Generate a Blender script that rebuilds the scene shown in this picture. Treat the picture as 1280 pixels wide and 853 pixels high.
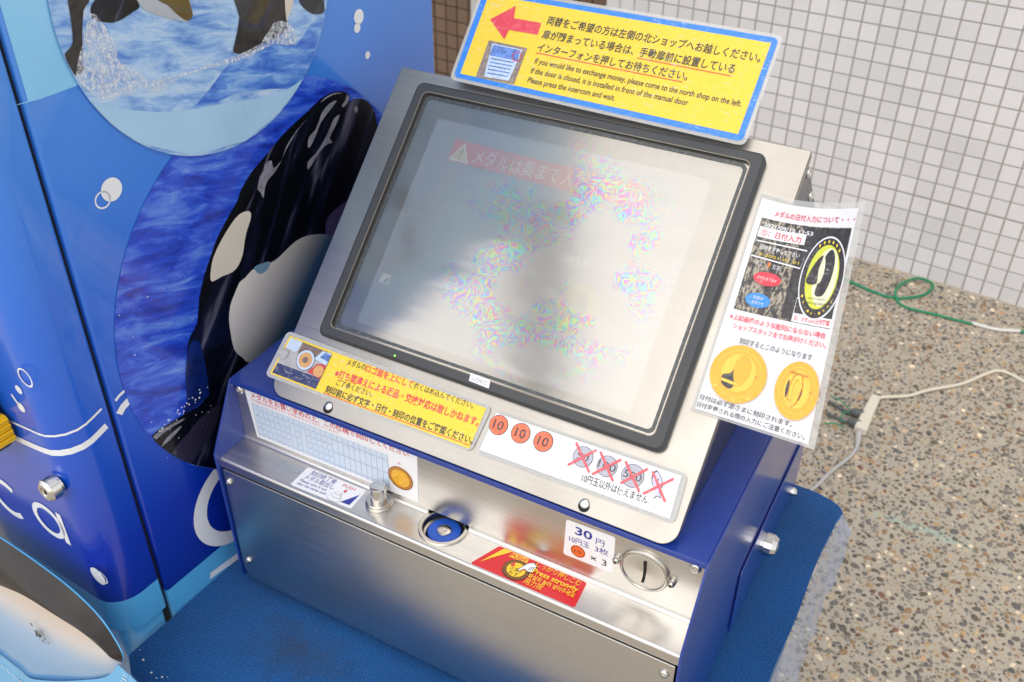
import bpy, bmesh, math, random
from mathutils import Vector, Matrix, noise
from mathutils.geometry import tessellate_polygon
random.seed(7)
SC = bpy.context.scene
for o in list(bpy.data.objects): bpy.data.objects.remove(o)

# ---------------------------------------------------------------- camera, world, sun, exposure
cd = bpy.data.cameras.new('camera'); cam = bpy.data.objects.new('camera', cd); SC.collection.objects.link(cam)
_r = Vector((0.87683, 0.48072, 0.0081)); _u = Vector((-0.28177, 0.50015, 0.81882)); _f = Vector((-0.38958, 0.72025, -0.574)); CAMLOC = Vector((0.3928, -0.5853, 1.49344))
m = Matrix((( _r.x, _u.x, -_f.x, CAMLOC.x), (_r.y, _u.y, -_f.y, CAMLOC.y), (_r.z, _u.z, -_f.z, CAMLOC.z), (0, 0, 0, 1)))
cam.matrix_world = m
cd.sensor_width = 36; cd.lens = 1209.23 / 1280 * 36; cd.clip_start = .05; cd.clip_end = 500
cd.dof.use_dof = True; cd.dof.focus_distance = 0.93; cd.dof.aperture_fstop = 11
SC.camera = cam
W = bpy.data.worlds.new('World'); SC.world = W; W.use_nodes = True
SUN_EL, SUN_AZ = 54, 187          # degrees; azimuth clockwise from +Y
nt = W.node_tree; nt.nodes.clear()
sky = nt.nodes.new('ShaderNodeTexSky'); sky.sky_type = 'NISHITA'; sky.sun_disc = False
sky.sun_elevation = math.radians(SUN_EL); sky.sun_rotation = math.radians(SUN_AZ)
sky.air_density = 1.0; sky.dust_density = 1.5; sky.ozone_density = 1.0
hs = nt.nodes.new('ShaderNodeHueSaturation'); hs.inputs['Saturation'].default_value = .6
bg = nt.nodes.new('ShaderNodeBackground'); bg.inputs[1].default_value = .15
wo = nt.nodes.new('ShaderNodeOutputWorld')
nt.links.new(sky.outputs[0], hs.inputs['Color']); veil = nt.nodes.new('ShaderNodeMix'); veil.data_type = 'RGBA'; veil.inputs[0].default_value = .6      # even layer of thin bright cloud
veil.inputs[7].default_value = (5.0, 4.85, 4.6, 1); nt.links.new(hs.outputs[0], veil.inputs[6]); nt.links.new(veil.outputs[2], bg.inputs[0]); nt.links.new(bg.outputs[0], wo.inputs[0])
sd = bpy.data.lights.new('sun', 'SUN'); sd.energy = .5; sd.angle = math.radians(60); sd.color = (1, .94, .86)
sun = bpy.data.objects.new('sun', sd); SC.collection.objects.link(sun)
_az, _el = math.radians(SUN_AZ), math.radians(SUN_EL)
sun.rotation_euler = Vector((math.sin(_az) * math.cos(_el), math.cos(_az) * math.cos(_el), math.sin(_el))).to_track_quat('Z', 'Y').to_euler()
sun.location = (2, -3, 4)
SC.view_settings.view_transform = 'Standard'; SC.view_settings.look = 'None'
SC.view_settings.exposure = .86; SC.view_settings.gamma = 1; SC.view_settings.use_curve_mapping = False
SC.render.engine = 'CYCLES'; SC.cycles.use_denoising = True; SC.cycles.max_bounces = 8
SC.cycles.sample_clamp_indirect = 6
CAM_F = 1209.23
# measured layout of the place (metres; console plane, side face and ground coordinates)
D = {}
D['plane'] = {}
D['plane']['bt'] = [0.0122, -0.00031, 0.861]
D['plane']['T'] = 0.76962
D['vend'] = {}
D['vend']['A'] = [-0.31064, -0.11893]
D['vend']['dv'] = [0.06941, 0.99759]
D['vend']['nv'] = [0.99759, -0.06941]
D['wall'] = {}
D['wall']['P'] = [0.25195, 2.18518, 0.79601]
D['wall']['yaw'] = -0.10593
D['box'] = {}
D['box']['W'] = 0.54243
D['box']['yl'] = -0.03645
D['box']['zl'] = -0.08507
D['box']['yb'] = 0.00528
D['box']['zb'] = -0.08312
D['box']['zp'] = -0.09902
D['box']['zq'] = -0.27005
D['ts'] = {}
D['ts']['film'] = [[-0.1563, 0.4758], [0.1658, 0.48], [0.1699, 0.3689], [-0.1473, 0.375]]
D['ts']['blue'] = [[-0.1513, 0.4747], [0.1644, 0.4743], [0.1664, 0.3697], [-0.1445, 0.3739]]
D['ts']['yel'] = [[-0.1442, 0.4749], [0.1583, 0.4697], [0.1609, 0.3763], [-0.1383, 0.3796]]
D['ts']['arrow'] = [[-0.1358, 0.4499], [-0.1128, 0.4698], [-0.1095, 0.4557], [-0.0772, 0.4557], [-0.0758, 0.4422], [-0.1099, 0.4419], [-0.1109, 0.4304]]
D['ts']['photo'] = [[-0.1276, 0.4264], [-0.0815, 0.4255], [-0.0808, 0.3839], [-0.1263, 0.3839]]
D['ts']['sheet'] = [[-0.1224, 0.4235], [-0.0859, 0.4227], [-0.0878, 0.3867], [-0.117, 0.3857]]
D['ts']['ring'] = [-0.089, 0.4142]
D['ts']['text'] = [['両替をご希望の方は左側の北ショップへお越しください。', [-0.0714, 0.4558], [0.1556, 0.4546], 0.0098, 'k'], ['扉が閉まっている場合は、手動扉前に設置している', [-0.0707, 0.4399], [0.1353, 0.439], 0.0098, 'k'], ['インターフォンを押してお待ちください。', [-0.0706, 0.4249], [0.0937, 0.4232], 0.0095, 'k'], ['If you would like to exchange money, please come to the north shop on the left.', [-0.0677, 0.4109], [0.1529, 0.4071], 0.0078, 'k'], ['If the door is closed, it is installed in front of the manual door', [-0.0678, 0.3998], [0.103, 0.3979], 0.0078, 'k'], ['Please press the intercom and wait.', [-0.0674, 0.3891], [0.0303, 0.3882], 0.0078, 'k']]
D['ts']['lines'] = [[[0.0371, 0.4366], [0.1337, 0.4355]], [[-0.0703, 0.4224], [0.0904, 0.4204]]]
D['ys'] = {}
D['ys']['film'] = [[-0.2326, 0.0669], [0.0176, 0.068], [0.0164, 0.0161], [-0.2328, 0.013]]
D['ys']['yel'] = [[-0.2233, 0.0645], [0.0149, 0.0667], [0.0134, 0.0185], [-0.2298, 0.017]]
D['ys']['photo'] = [[-0.2207, 0.0622], [-0.165, 0.063], [-0.1653, 0.02], [-0.2267, 0.0192]]
D['ys']['text'] = [['メダルの', [-0.1497, 0.0548], [-0.127, 0.056], 0.0068, 'k'], ['ロゴ面を上にして', [-0.1264, 0.0552], [-0.0691, 0.0552], 0.0075, 'r'], ['強くはめ込んでください。', [-0.0677, 0.0556], [0.0007, 0.0564], 0.0062, 'k'], ['※打ち間違えによる返品・交換対応は致しかねます。', [-0.1582, 0.0397], [0.0124, 0.0422], 0.0082, 'r'], ['ご了承ください。', [-0.1528, 0.0322], [-0.1083, 0.0331], 0.0062, 'k'], ['刻印前に必ず文字・日付・刻印の位置をご確認ください。', [-0.1618, 0.0212], [0.0131, 0.0241], 0.0075, 'k']]
D['ys']['lines'] = [[[-0.1622, 0.0195], [0.0114, 0.0221]]]
D['ws'] = {}
D['ws']['film'] = [[0.0169, 0.0665], [0.216, 0.0692], [0.2185, 0.0201], [0.017, 0.0174]]
D['ws']['paper'] = [[0.0196, 0.0653], [0.2133, 0.0635], [0.214, 0.023], [0.0181, 0.0247]]
D['ws']['coins'] = [[0.0322, 0.0498], [0.0562, 0.0496], [0.0802, 0.0495]]
D['ws']['xc'] = [[0.1216, 0.0487], [0.146, 0.0481], [0.1712, 0.0479]]
D['ws']['fish'] = [[0.1902, 0.0601], [0.197, 0.0542], [0.1999, 0.0482], [0.1986, 0.043], [0.2021, 0.0378], [0.198, 0.0381], [0.1956, 0.0349], [0.1947, 0.0428], [0.19, 0.047], [0.1874, 0.0543]]
D['ws']['xs'] = [[[0.1108, 0.059], [0.1323, 0.0372]], [[0.1317, 0.0588], [0.1108, 0.0369]], [[0.1356, 0.0585], [0.156, 0.0372]], [[0.1564, 0.0582], [0.1355, 0.0366]], [[0.1606, 0.058], [0.1818, 0.0365]], [[0.1823, 0.0585], [0.1631, 0.0378]], [[0.1869, 0.0577], [0.2065, 0.0361]], [[0.2069, 0.0577], [0.1856, 0.036]]]
D['ws']['text'] = [['10円玉以外は使えません', [0.1275, 0.0277], [0.1916, 0.0292], 0.0075, 'k']]
D['tb'] = {}
D['tb']['paper'] = [[-0.2546, -0.0069], [-0.0327, -0.0075], [-0.0332, -0.0744], [-0.2544, -0.0763]]
D['tb']['title'] = [[-0.2463, -0.016], [-0.0425, -0.0156]]
D['tb']['gridTL'] = [-0.2474, -0.0221]
D['tb']['gridTR'] = [-0.0765, -0.0198]
D['tb']['gridBR'] = [-0.0766, -0.065]
D['tb']['gridBL'] = [-0.2488, -0.0723]
D['tb']['coin'] = [-0.0548, -0.0518]
D['tb']['coinr'] = [-0.0379, -0.0463]
D['pr'] = {}
D['pr']['paper'] = [[0.1329, -0.0183], [0.1822, -0.0153], [0.1833, -0.0628], [0.1324, -0.0649]]
D['pr']['coin'] = [0.1466, -0.0524]
D['slot'] = {}
D['slot']['c'] = [0.2137, -0.0428]
D['slot']['slit'] = [[0.2133, -0.0293], [0.2136, -0.0581]]
D['slot']['scr'] = [[0.1874, -0.041], [0.2402, -0.0432], [0.2603, -0.0153], [-0.2646, -0.0171]]
D['ls'] = {}
D['ls']['paper'] = [[-0.1746, 0.0002], [-0.0979, 0.002], [-0.0957, -0.0304], [-0.1734, -0.0324]]
D['ls']['knob'] = [[-0.0728, -0.0146], [-0.0575, -0.0061]]
D['ls']['hole'] = [[0.0035, -0.002], [0.0277, 0.0115], [0.0168, -0.0233], [-0.0067, 0.0144]]
D['rs'] = {}
D['rs']['poly'] = [[0.0628, 0.0048], [0.161, 0.0074], [0.1632, -0.0311], [0.0497, -0.0319]]
D['fs'] = [[-0.2628, -0.1157], [-0.2562, -0.2379], [0.2578, -0.1137]]
D['ks'] = [[-0.1523, 0.0088], [0.1375, 0.0093]]
D['bez'] = {}
D['bez']['out'] = [[-0.1933, 0.3718], [0.1923, 0.365], [0.1908, 0.0716], [-0.1917, 0.0754]]
D['bez']['inn'] = [[-0.1803, 0.3629], [0.1731, 0.3656], [0.1739, 0.0763], [-0.1833, 0.0842]]
D['bez']['gl'] = [[-0.1733, 0.3587], [0.1678, 0.3571], [0.1658, 0.081], [-0.1807, 0.0888]]
D['bez']['lcd'] = [[-0.159, 0.336], [0.1479, 0.3325], [0.1481, 0.1013], [-0.1586, 0.0982]]
D['lcd'] = {}
D['lcd']['red'] = [[-0.1274, 0.3173], [0.0931, 0.3134], [0.0938, 0.2898], [-0.1291, 0.2938]]
D['lcd']['tri'] = [[-0.1177, 0.3151], [-0.1045, 0.2955], [-0.1256, 0.2933]]
D['lcd']['t1'] = [[-0.101, 0.2981], [0.0948, 0.2979]]
D['lcd']['t2'] = [[0.0368, 0.2241], [0.0997, 0.2256]]
D['lcd']['t3'] = [[0.0427, 0.1372], [0.119, 0.1416]]
D['lcd']['coin'] = [0.066, 0.1811]
D['lcd']['led'] = [-0.0976, 0.0707]
D['lcd']['label'] = [[-0.0115, 0.0877], [0.0105, 0.0873], [0.012, 0.0792], [-0.0107, 0.0801]]
D['lcd']['pic'] = [[-0.1452, 0.1599], [-0.1242, 0.1602], [-0.1236, 0.1428], [-0.1542, 0.1396]]
D['S'] = {}
D['S']['c1'] = [[0.045, 1.3076], [0.0431, 1.2717], [0.0482, 1.232], [0.063, 1.1971], [0.0862, 1.1607], [0.1216, 1.1229], [0.1647, 1.0973], [0.2052, 1.0876], [0.2506, 1.0881], [0.2956, 1.1042], [0.3378, 1.1314], [0.3559, 1.1657], [0.367, 1.197], [0.3682, 1.2456]]
D['S']['c2'] = [[0.1343, 1.1085], [0.0906, 1.0761], [0.0557, 1.0322], [0.0312, 0.9732], [0.0209, 0.922], [0.0194, 0.8621], [0.0315, 0.81], [0.0779, 0.7484], [0.1357, 0.7016]]
D['S']['c2b'] = [[0.3324, 1.1373], [0.3693, 1.124], [0.4077, 1.1017], [0.4408, 1.0723], [0.4682, 1.0382]]
D['S']['lb'] = [[-0.0155, 1.2034], [-0.0081, 1.2003], [0.0168, 1.1983], [0.0523, 1.1989]]
D['S']['orca'] = [[0.206, 1.0387], [0.2239, 1.0522], [0.2505, 1.0644], [0.2728, 1.0752], [0.295, 1.0829], [0.3174, 1.0892], [0.3379, 1.0963], [0.3554, 1.0977], [0.3703, 1.0952], [0.3823, 1.0893], [0.3863, 1.0836], [0.3848, 1.0787], [0.394, 1.0785], [0.407, 1.0747], [0.417, 1.0675], [0.4242, 1.0577], [0.4285, 1.0469], [0.4304, 1.0329], [0.4401, 0.9955], [0.468, 0.952], [0.4237, 0.8428], [0.3496, 0.7701], [0.284, 0.746], [0.209, 0.7316], [0.1528, 0.7208], [0.1234, 0.7047], [0.0757, 0.7469], [0.0594, 0.7706], [0.0495, 0.7879], [0.0404, 0.8067], [0.034, 0.8254], [0.0566, 0.8257], [0.0772, 0.8244], [0.0958, 0.8224], [0.1087, 0.8256], [0.1154, 0.8331], [0.1062, 0.8461], [0.0952, 0.86], [0.0985, 0.8937], [0.1071, 0.9105], [0.1191, 0.9205], [0.1276, 0.9467], [0.1398, 0.9684], [0.1537, 0.9869], [0.1671, 1.0036], [0.185, 1.0182], [0.1999, 1.0302]]
D['S']['rear'] = [[0.0772, 0.8244], [0.0854, 0.8388], [0.0895, 0.8659], [0.1024, 0.9002], [0.1177, 0.8956], [0.1154, 0.8331], [0.1087, 0.8256]]
D['S']['eye'] = [[0.2114, 1.0125], [0.2145, 1.0074], [0.2115, 1.0003], [0.2044, 0.9907], [0.1992, 0.9803], [0.194, 0.9676], [0.1861, 0.9583], [0.1763, 0.9544], [0.1616, 0.9563], [0.1481, 0.9567], [0.1467, 0.9627], [0.1498, 0.9719], [0.155, 0.9821], [0.1676, 0.995], [0.1852, 1.0078], [0.1991, 1.0142]]
D['S']['belly'] = [[0.3312, 0.9296], [0.3072, 0.9406], [0.2901, 0.9461], [0.2727, 0.9472], [0.2548, 0.943], [0.2429, 0.9396], [0.2303, 0.9393], [0.2268, 0.9428], [0.2106, 0.9429], [0.2026, 0.9435], [0.1912, 0.9391], [0.183, 0.9377], [0.173, 0.9271], [0.1653, 0.9176], [0.16, 0.9022], [0.1587, 0.8843], [0.1592, 0.8618], [0.169, 0.8445], [0.1823, 0.8289], [0.258, 0.7904], [0.3312, 0.8014], [0.3602, 0.865], [0.3662, 0.91]]
D['S']['blob'] = [[0.2062, 0.9451], [0.215, 0.9452], [0.2298, 0.9413], [0.2267, 0.9349], [0.2193, 0.9324], [0.2128, 0.9339], [0.2084, 0.9388]]
D['S']['mouthline'] = [[0.2155, 1.007], [0.206, 0.9858], [0.2211, 0.9961], [0.2303, 1.0091]]
D['S']['hl1'] = [[0.3163, 1.0826], [0.3008, 1.0757], [0.2874, 1.0665], [0.2766, 1.0582], [0.2639, 1.0455], [0.2535, 1.0389], [0.2449, 1.0352], [0.2391, 1.0287], [0.2348, 1.018], [0.2319, 1.0263], [0.2285, 1.0313], [0.2341, 1.043], [0.2405, 1.0475], [0.2442, 1.0548], [0.2542, 1.0544], [0.2548, 1.0455], [0.2681, 1.0492], [0.2772, 1.0615], [0.2958, 1.074]]
D['S']['hl2'] = [[0.3639, 1.0863], [0.3474, 1.0775], [0.3337, 1.0697], [0.3246, 1.0587], [0.3131, 1.0484], [0.3099, 1.0514], [0.3139, 1.0607], [0.3256, 1.0654], [0.3379, 1.0807], [0.3513, 1.0868]]
D['S']['hl3'] = [[0.3665, 1.0685], [0.3543, 1.0555], [0.3454, 1.0477], [0.3495, 1.0407], [0.3369, 1.0416], [0.3205, 1.033], [0.3065, 1.0236], [0.3068, 1.0327], [0.3213, 1.0382], [0.3338, 1.0463], [0.347, 1.058], [0.356, 1.0675]]
D['S']['hl4'] = [[0.3821, 1.0876], [0.3844, 1.0815], [0.3752, 1.0752], [0.3709, 1.0778], [0.3774, 1.082], [0.3793, 1.0858]]
D['S']['hl5'] = [[0.3373, 1.0922], [0.3452, 1.0957], [0.3603, 1.0962], [0.3749, 1.0916], [0.36, 1.0945], [0.3449, 1.0938]]
D['S']['hl6'] = [[0.3915, 1.0693], [0.3955, 1.0689], [0.3981, 1.0644], [0.3951, 1.0617], [0.3917, 1.0643]]
D['S']['hl7'] = [[0.0359, 0.8241], [0.0493, 0.8239], [0.0605, 0.823], [0.0772, 0.8196], [0.071, 0.8181], [0.0551, 0.8197], [0.041, 0.818], [0.0377, 0.8181]]
D['S']['hl8'] = [[0.0411, 0.8049], [0.0507, 0.8111], [0.0628, 0.8132], [0.072, 0.8126], [0.0615, 0.8081], [0.0516, 0.8057]]
D['S']['hl9'] = [[0.0495, 0.7879], [0.0756, 0.798], [0.0971, 0.8071], [0.1269, 0.8063], [0.1105, 0.7781], [0.0821, 0.7636], [0.0666, 0.7602]]
D['S']['purple'] = [[0.3273, 0.9515], [0.3406, 0.9573], [0.3665, 0.9604], [0.3702, 0.9398], [0.3394, 0.9271], [0.3217, 0.9352]]
D['S']['oa'] = [[0.0654, 1.2813], [0.0618, 1.2674], [0.0607, 1.2557], [0.059, 1.2439], [0.057, 1.2352], [0.0533, 1.231], [0.0469, 1.2275], [0.0474, 1.2212], [0.0498, 1.2131], [0.052, 1.2082], [0.0584, 1.209], [0.0621, 1.2111], [0.06, 1.2165], [0.064, 1.226], [0.0663, 1.2358], [0.0736, 1.2566], [0.0798, 1.2612], [0.0878, 1.2765]]
D['S']['ob'] = [[0.0861, 1.2618], [0.0815, 1.2578], [0.0796, 1.2531], [0.0808, 1.2477], [0.0884, 1.2435], [0.0983, 1.2404], [0.1082, 1.2409], [0.1209, 1.2442], [0.1283, 1.2467], [0.1254, 1.2559], [0.1203, 1.2664], [0.0963, 1.2716]]
D['S']['oc'] = [[0.126, 1.2601], [0.1271, 1.2523], [0.1327, 1.2431], [0.1485, 1.2336], [0.1685, 1.2243], [0.176, 1.2224], [0.1818, 1.2242], [0.1834, 1.2285], [0.1828, 1.2395], [0.1863, 1.2467]]
D['S']['ocd'] = [[0.1486, 1.2473], [0.1572, 1.2414], [0.1638, 1.2333], [0.1708, 1.2262], [0.1761, 1.2228], [0.1818, 1.2242], [0.1834, 1.2285], [0.1819, 1.2397], [0.1829, 1.2474], [0.1505, 1.2547]]
D['S']['od'] = [[0.2407, 1.2346], [0.2368, 1.22], [0.2384, 1.211], [0.2336, 1.1992], [0.2272, 1.1877], [0.2245, 1.1796], [0.2424, 1.1739], [0.2596, 1.1775], [0.2788, 1.1785], [0.2993, 1.1839], [0.3001, 1.1944], [0.3011, 1.2122], [0.3037, 1.2205]]
D['S']['od2'] = [[0.3037, 1.2205], [0.3011, 1.2122], [0.2998, 1.199], [0.3006, 1.1912], [0.3137, 1.2093], [0.3163, 1.2177]]
D['S']['oe'] = [[0.3216, 1.2165], [0.3211, 1.2076], [0.3264, 1.1987], [0.3385, 1.1896], [0.352, 1.1864], [0.3573, 1.1898], [0.3575, 1.1992], [0.3589, 1.2082]]
D['S']['splash1'] = [[0.0649, 1.231], [0.0787, 1.2533], [0.0881, 1.2427], [0.0959, 1.2248], [0.0948, 1.2088], [0.1029, 1.2021], [0.1209, 1.182], [0.0991, 1.1783], [0.0708, 1.1815], [0.0599, 1.1927], [0.052, 1.2082]]
D['S']['splash2'] = [[0.2073, 1.177], [0.2248, 1.1766], [0.2599, 1.179], [0.2818, 1.1944], [0.3025, 1.1892], [0.3126, 1.1711], [0.3006, 1.1665], [0.278, 1.1741], [0.2458, 1.1707], [0.214, 1.1722], [0.1604, 1.1761], [0.1324, 1.1703], [0.1166, 1.1752], [0.1186, 1.1829], [0.152, 1.1785]]
D['S']['deep'] = [[0.1604, 1.1379], [0.1866, 1.1535], [0.2354, 1.1796], [0.2788, 1.1785], [0.3092, 1.1642], [0.3346, 1.1796], [0.3734, 1.186], [0.3689, 1.1547], [0.3244, 1.1175], [0.2716, 1.1288], [0.2191, 1.1403]]
D['S']['pool'] = [[0.0547, 1.1824], [0.0967, 1.1633], [0.1441, 1.1463], [0.1982, 1.1362], [0.2578, 1.125], [0.3199, 1.1189], [0.3322, 1.0912], [0.2235, 1.0609], [0.0836, 1.1145], [0.0613, 1.1515]]
D['S']['bub'] = [[[0.0597, 1.0995], [0.0701, 1.0952]], [[0.4133, 1.1679], [0.4214, 1.1659]], [[0.4091, 1.1565], [0.4144, 1.1551]], [[0.423, 1.1217], [0.4272, 1.1206]]]
D['S']['bring'] = [[0.0485, 1.0937], [0.0563, 1.0904]]
D['S']['o'] = [[0.1276, 0.7243], [0.0947, 0.7331], [0.0701, 0.7251], [0.0562, 0.7013], [0.0563, 0.6663], [0.0719, 0.6325], [0.1023, 0.6055]]
D['S']['ohole'] = [[0.1267, 0.7021], [0.1026, 0.7132], [0.0841, 0.7076], [0.0722, 0.6879], [0.0731, 0.665], [0.0871, 0.6436], [0.109, 0.6247]]
D['S']['stk'] = [[0.0596, 0.5781], [0.0628, 0.5865], [0.1064, 0.5804], [0.1085, 0.5712]]
D['S']['stripe'] = [[[-0.0066, 0.8752], [0.0202, 0.8834]], [[-0.0043, 0.8896], [0.0213, 0.8949]]]
D['S']['bound'] = [[0.0044, 0.6147], [0.1018, 0.6031]]
D['S']['back'] = [0.5519, 1.1544]
D['F'] = {}
D['F']['stripe1'] = [[-0.0994, 0.8481], [-0.0758, 0.8492], [-0.0414, 0.8546], [-0.0206, 0.8594]]
D['F']['stripe2'] = [[-0.0983, 0.8709], [-0.064, 0.875], [-0.0308, 0.879], [-0.014, 0.8824]]
D['F']['ring'] = [[-0.0198, 0.9532], [-0.0083, 0.958]]
D['F']['dot'] = [[-0.0397, 0.9308], [-0.0351, 0.9328]]
D['F']['drop'] = [[-0.0472, 0.9062], [-0.0423, 0.9035]]
D['F']['disc'] = [[-0.0135, 0.6894], [-0.0034, 0.6956]]
D['F']['c'] = [[-0.1569, 0.7504], [-0.1402, 0.757], [-0.1283, 0.7577], [-0.126, 0.7449], [-0.1384, 0.7468], [-0.1545, 0.7411], [-0.1665, 0.7248], [-0.1685, 0.7121], [-0.1574, 0.7064], [-0.1305, 0.7095], [-0.1454, 0.7026], [-0.1639, 0.6998], [-0.1798, 0.703]]
D['F']['a'] = [[-0.1059, 0.7459], [-0.0954, 0.7549], [-0.0799, 0.7613], [-0.0556, 0.7594], [-0.0432, 0.7635], [-0.051, 0.7171], [-0.061, 0.7155], [-0.0649, 0.7176], [-0.0833, 0.7157], [-0.1052, 0.7178], [-0.112, 0.7284]]
D['F']['ah'] = [[-0.0967, 0.7411], [-0.0866, 0.7493], [-0.0693, 0.7491], [-0.0585, 0.7412], [-0.0601, 0.7318], [-0.0741, 0.7224], [-0.0896, 0.7236], [-0.1002, 0.7292]]
D['F']['lock'] = [0.0224, 0.861]
D['F']['brush'] = [[-0.0729, 0.8621], [-0.0545, 0.8523], [-0.0925, 0.8217]]
D['F']['bottom'] = [[-0.095, 0.6268], [0.0074, 0.648]]
D['F']['edge'] = [[-0.0195, 0.6008]]
D['orcapanel'] = {}
D['orcapanel']['top'] = [[-0.0553, 0.7756], [-0.0045, 0.775], [0.0422, 0.7699], [0.0736, 0.7594], [0.0915, 0.7448], [0.1023, 0.7228], [0.1005, 0.6935], [0.089, 0.6699]]
D['orcapanel']['split'] = [[-0.1042, 0.6749], [-0.056, 0.6893], [-0.0011, 0.6942], [0.0509, 0.6988], [0.0812, 0.6993], [0.0989, 0.6924]]
D['orcapanel']['bot'] = [[0.089, 0.6699], [0.0647, 0.6346], [-0.1341, 0.4828], [-0.1965, 0.4848]]
D['G'] = {}
D['G']['green'] = [[0.0231, 2.0679], [0.1178, 2.0374], [0.1748, 2.0187], [0.2327, 2.0117], [0.2731, 2.0345], [0.3106, 2.0755], [0.3256, 2.1343], [0.3078, 2.1603], [0.2758, 2.1474], [0.2456, 2.0994], [0.2337, 2.042], [0.251, 1.9976], [0.2834, 1.9774], [0.348, 1.9808], [0.4121, 1.9798], [0.456, 1.9817]]
D['G']['white'] = [[0.4515, 1.9838], [0.5056, 1.9827], [0.5355, 1.9906], [0.5725, 2.007]]
D['G']['green2'] = [[0.5687, 2.0048], [0.6044, 2.0117], [0.6653, 1.9981]]
D['G']['cream'] = [[0.2925, 1.4998], [0.3029, 1.5203], [0.3585, 1.5588], [0.3984, 1.6072], [0.4653, 1.6732], [0.5135, 1.7466], [0.5387, 1.7794], [0.5671, 1.7835], [0.6071, 1.7624], [0.6656, 1.7295]]
D['G']['plug'] = [[0.2887, 1.495], [0.2828, 1.3443]]
D['G']['cord2'] = [[0.2819, 1.348], [0.289, 1.2949], [0.2807, 1.2506], [0.2559, 1.1831], [0.2398, 1.1222], [0.2059, 1.0183]]
D['G']['gray1'] = [[0.1899, 1.435], [0.2327, 1.4188], [0.27, 1.4135]]
D['G']['gray2'] = [[0.1971, 1.3856], [0.2374, 1.3779], [0.2712, 1.3755]]
D['G']['tie'] = [[[0.1913, 1.4494], [0.2134, 1.4392], [0.2456, 1.426], [0.2457, 1.4042], [0.233, 1.397], [0.2362, 1.3729], [0.2594, 1.386]], [[0.1999, 1.3355], [0.2265, 1.3437], [0.2481, 1.3524]]]
D['G']['stain'] = [[0.3594, 1.1319], [0.4787, 1.1167], [0.6088, 1.0871], [0.6715, 1.0617]]
D['G']['corner'] = [[0.6953, 0.8033], [0.3422, 0.6071], [0.5736, 2.1269], [0.0754, 2.1519]]
# ---------------------------------------------------------------- helpers
Z0 = .858
def lin(c): return tuple(((x / 255) / 12.92 if x / 255 <= .04045 else ((x / 255 + .055) / 1.055) ** 2.4) for x in c)
MATS = {}
def mat(name, rgb=(200, 200, 200), rough=.5, metal=0, coat=0, coat_rough=.1, bump=0, bscale=200, coat_bump=0, cscale=60, spec=.5,
        emis=0, alpha=1, trans=0, vary=0, vscale=20, grain=None, extra=None):
    """rgb is an sRGB triple; 'extra' may rework the node tree"""
    if name in MATS: return MATS[name]
    M = bpy.data.materials.new(name); M.use_nodes = True; t = M.node_tree; b = t.nodes['Principled BSDF']
    b.inputs['Base Color'].default_value = (*lin(rgb), 1); b.inputs['Roughness'].default_value = rough
    b.inputs['Metallic'].default_value = metal; b.inputs['Specular IOR Level'].default_value = spec
    b.inputs['Coat Weight'].default_value = coat; b.inputs['Coat Roughness'].default_value = coat_rough
    b.inputs['Alpha'].default_value = alpha; b.inputs['Transmission Weight'].default_value = trans
    if emis:
        b.inputs['Emission Color'].default_value = (*lin(rgb), 1); b.inputs['Emission Strength'].default_value = emis
    tc = None
    def coord():
        nonlocal tc
        if tc is None: tc = t.nodes.new('ShaderNodeNewGeometry')
        return tc.outputs['Position']
    def noise_(scale, detail=3, stretch=None, rough=.5):
        n = t.nodes.new('ShaderNodeTexNoise'); n.inputs['Scale'].default_value = scale; n.inputs['Detail'].default_value = detail
        n.inputs['Roughness'].default_value = rough
        if stretch:
            mp = t.nodes.new('ShaderNodeMapping'); mp.inputs['Scale'].default_value = stretch; t.links.new(coord(), mp.inputs[0]); t.links.new(mp.outputs[0], n.inputs['Vector'])
        else: t.links.new(coord(), n.inputs['Vector'])
        return n.outputs['Fac']
    if vary:
        n = noise_(vscale, 5, grain)
        r = t.nodes.new('ShaderNodeMapRange'); r.inputs[1].default_value = .3; r.inputs[2].default_value = .7
        r.inputs[3].default_value = 1 - vary; r.inputs[4].default_value = 1 + vary * .6; t.links.new(n, r.inputs[0])
        mx = t.nodes.new('ShaderNodeMix'); mx.data_type = 'RGBA'; mx.blend_type = 'MULTIPLY'; mx.inputs[0].default_value = 1
        mx.inputs[6].default_value = (*lin(rgb), 1); t.links.new(r.outputs[0], mx.inputs[7]); t.links.new(mx.outputs[2], b.inputs['Base Color'])
        r2 = t.nodes.new('ShaderNodeMapRange'); r2.inputs[1].default_value = .3; r2.inputs[2].default_value = .7
        r2.inputs[3].default_value = rough * .85; r2.inputs[4].default_value = min(1, rough * 1.2); t.links.new(n, r2.inputs[0]); t.links.new(r2.outputs[0], b.inputs['Roughness'])
    if bump:
        bp = t.nodes.new('ShaderNodeBump'); bp.inputs['Strength'].default_value = 1; bp.inputs['Distance'].default_value = bump
        t.links.new(noise_(bscale, 4, grain), bp.inputs['Height']); t.links.new(bp.outputs[0], b.inputs['Normal'])
    if coat_bump:
        bp = t.nodes.new('ShaderNodeBump'); bp.inputs['Strength'].default_value = 1; bp.inputs['Distance'].default_value = coat_bump
        t.links.new(noise_(cscale, 4, (1, 1.6, 1.6), .6), bp.inputs['Height']); t.links.new(bp.outputs[0], b.inputs['Coat Normal'])
    if extra: extra(t, b, coord, noise_)
    MATS[name] = M; return M

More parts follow.
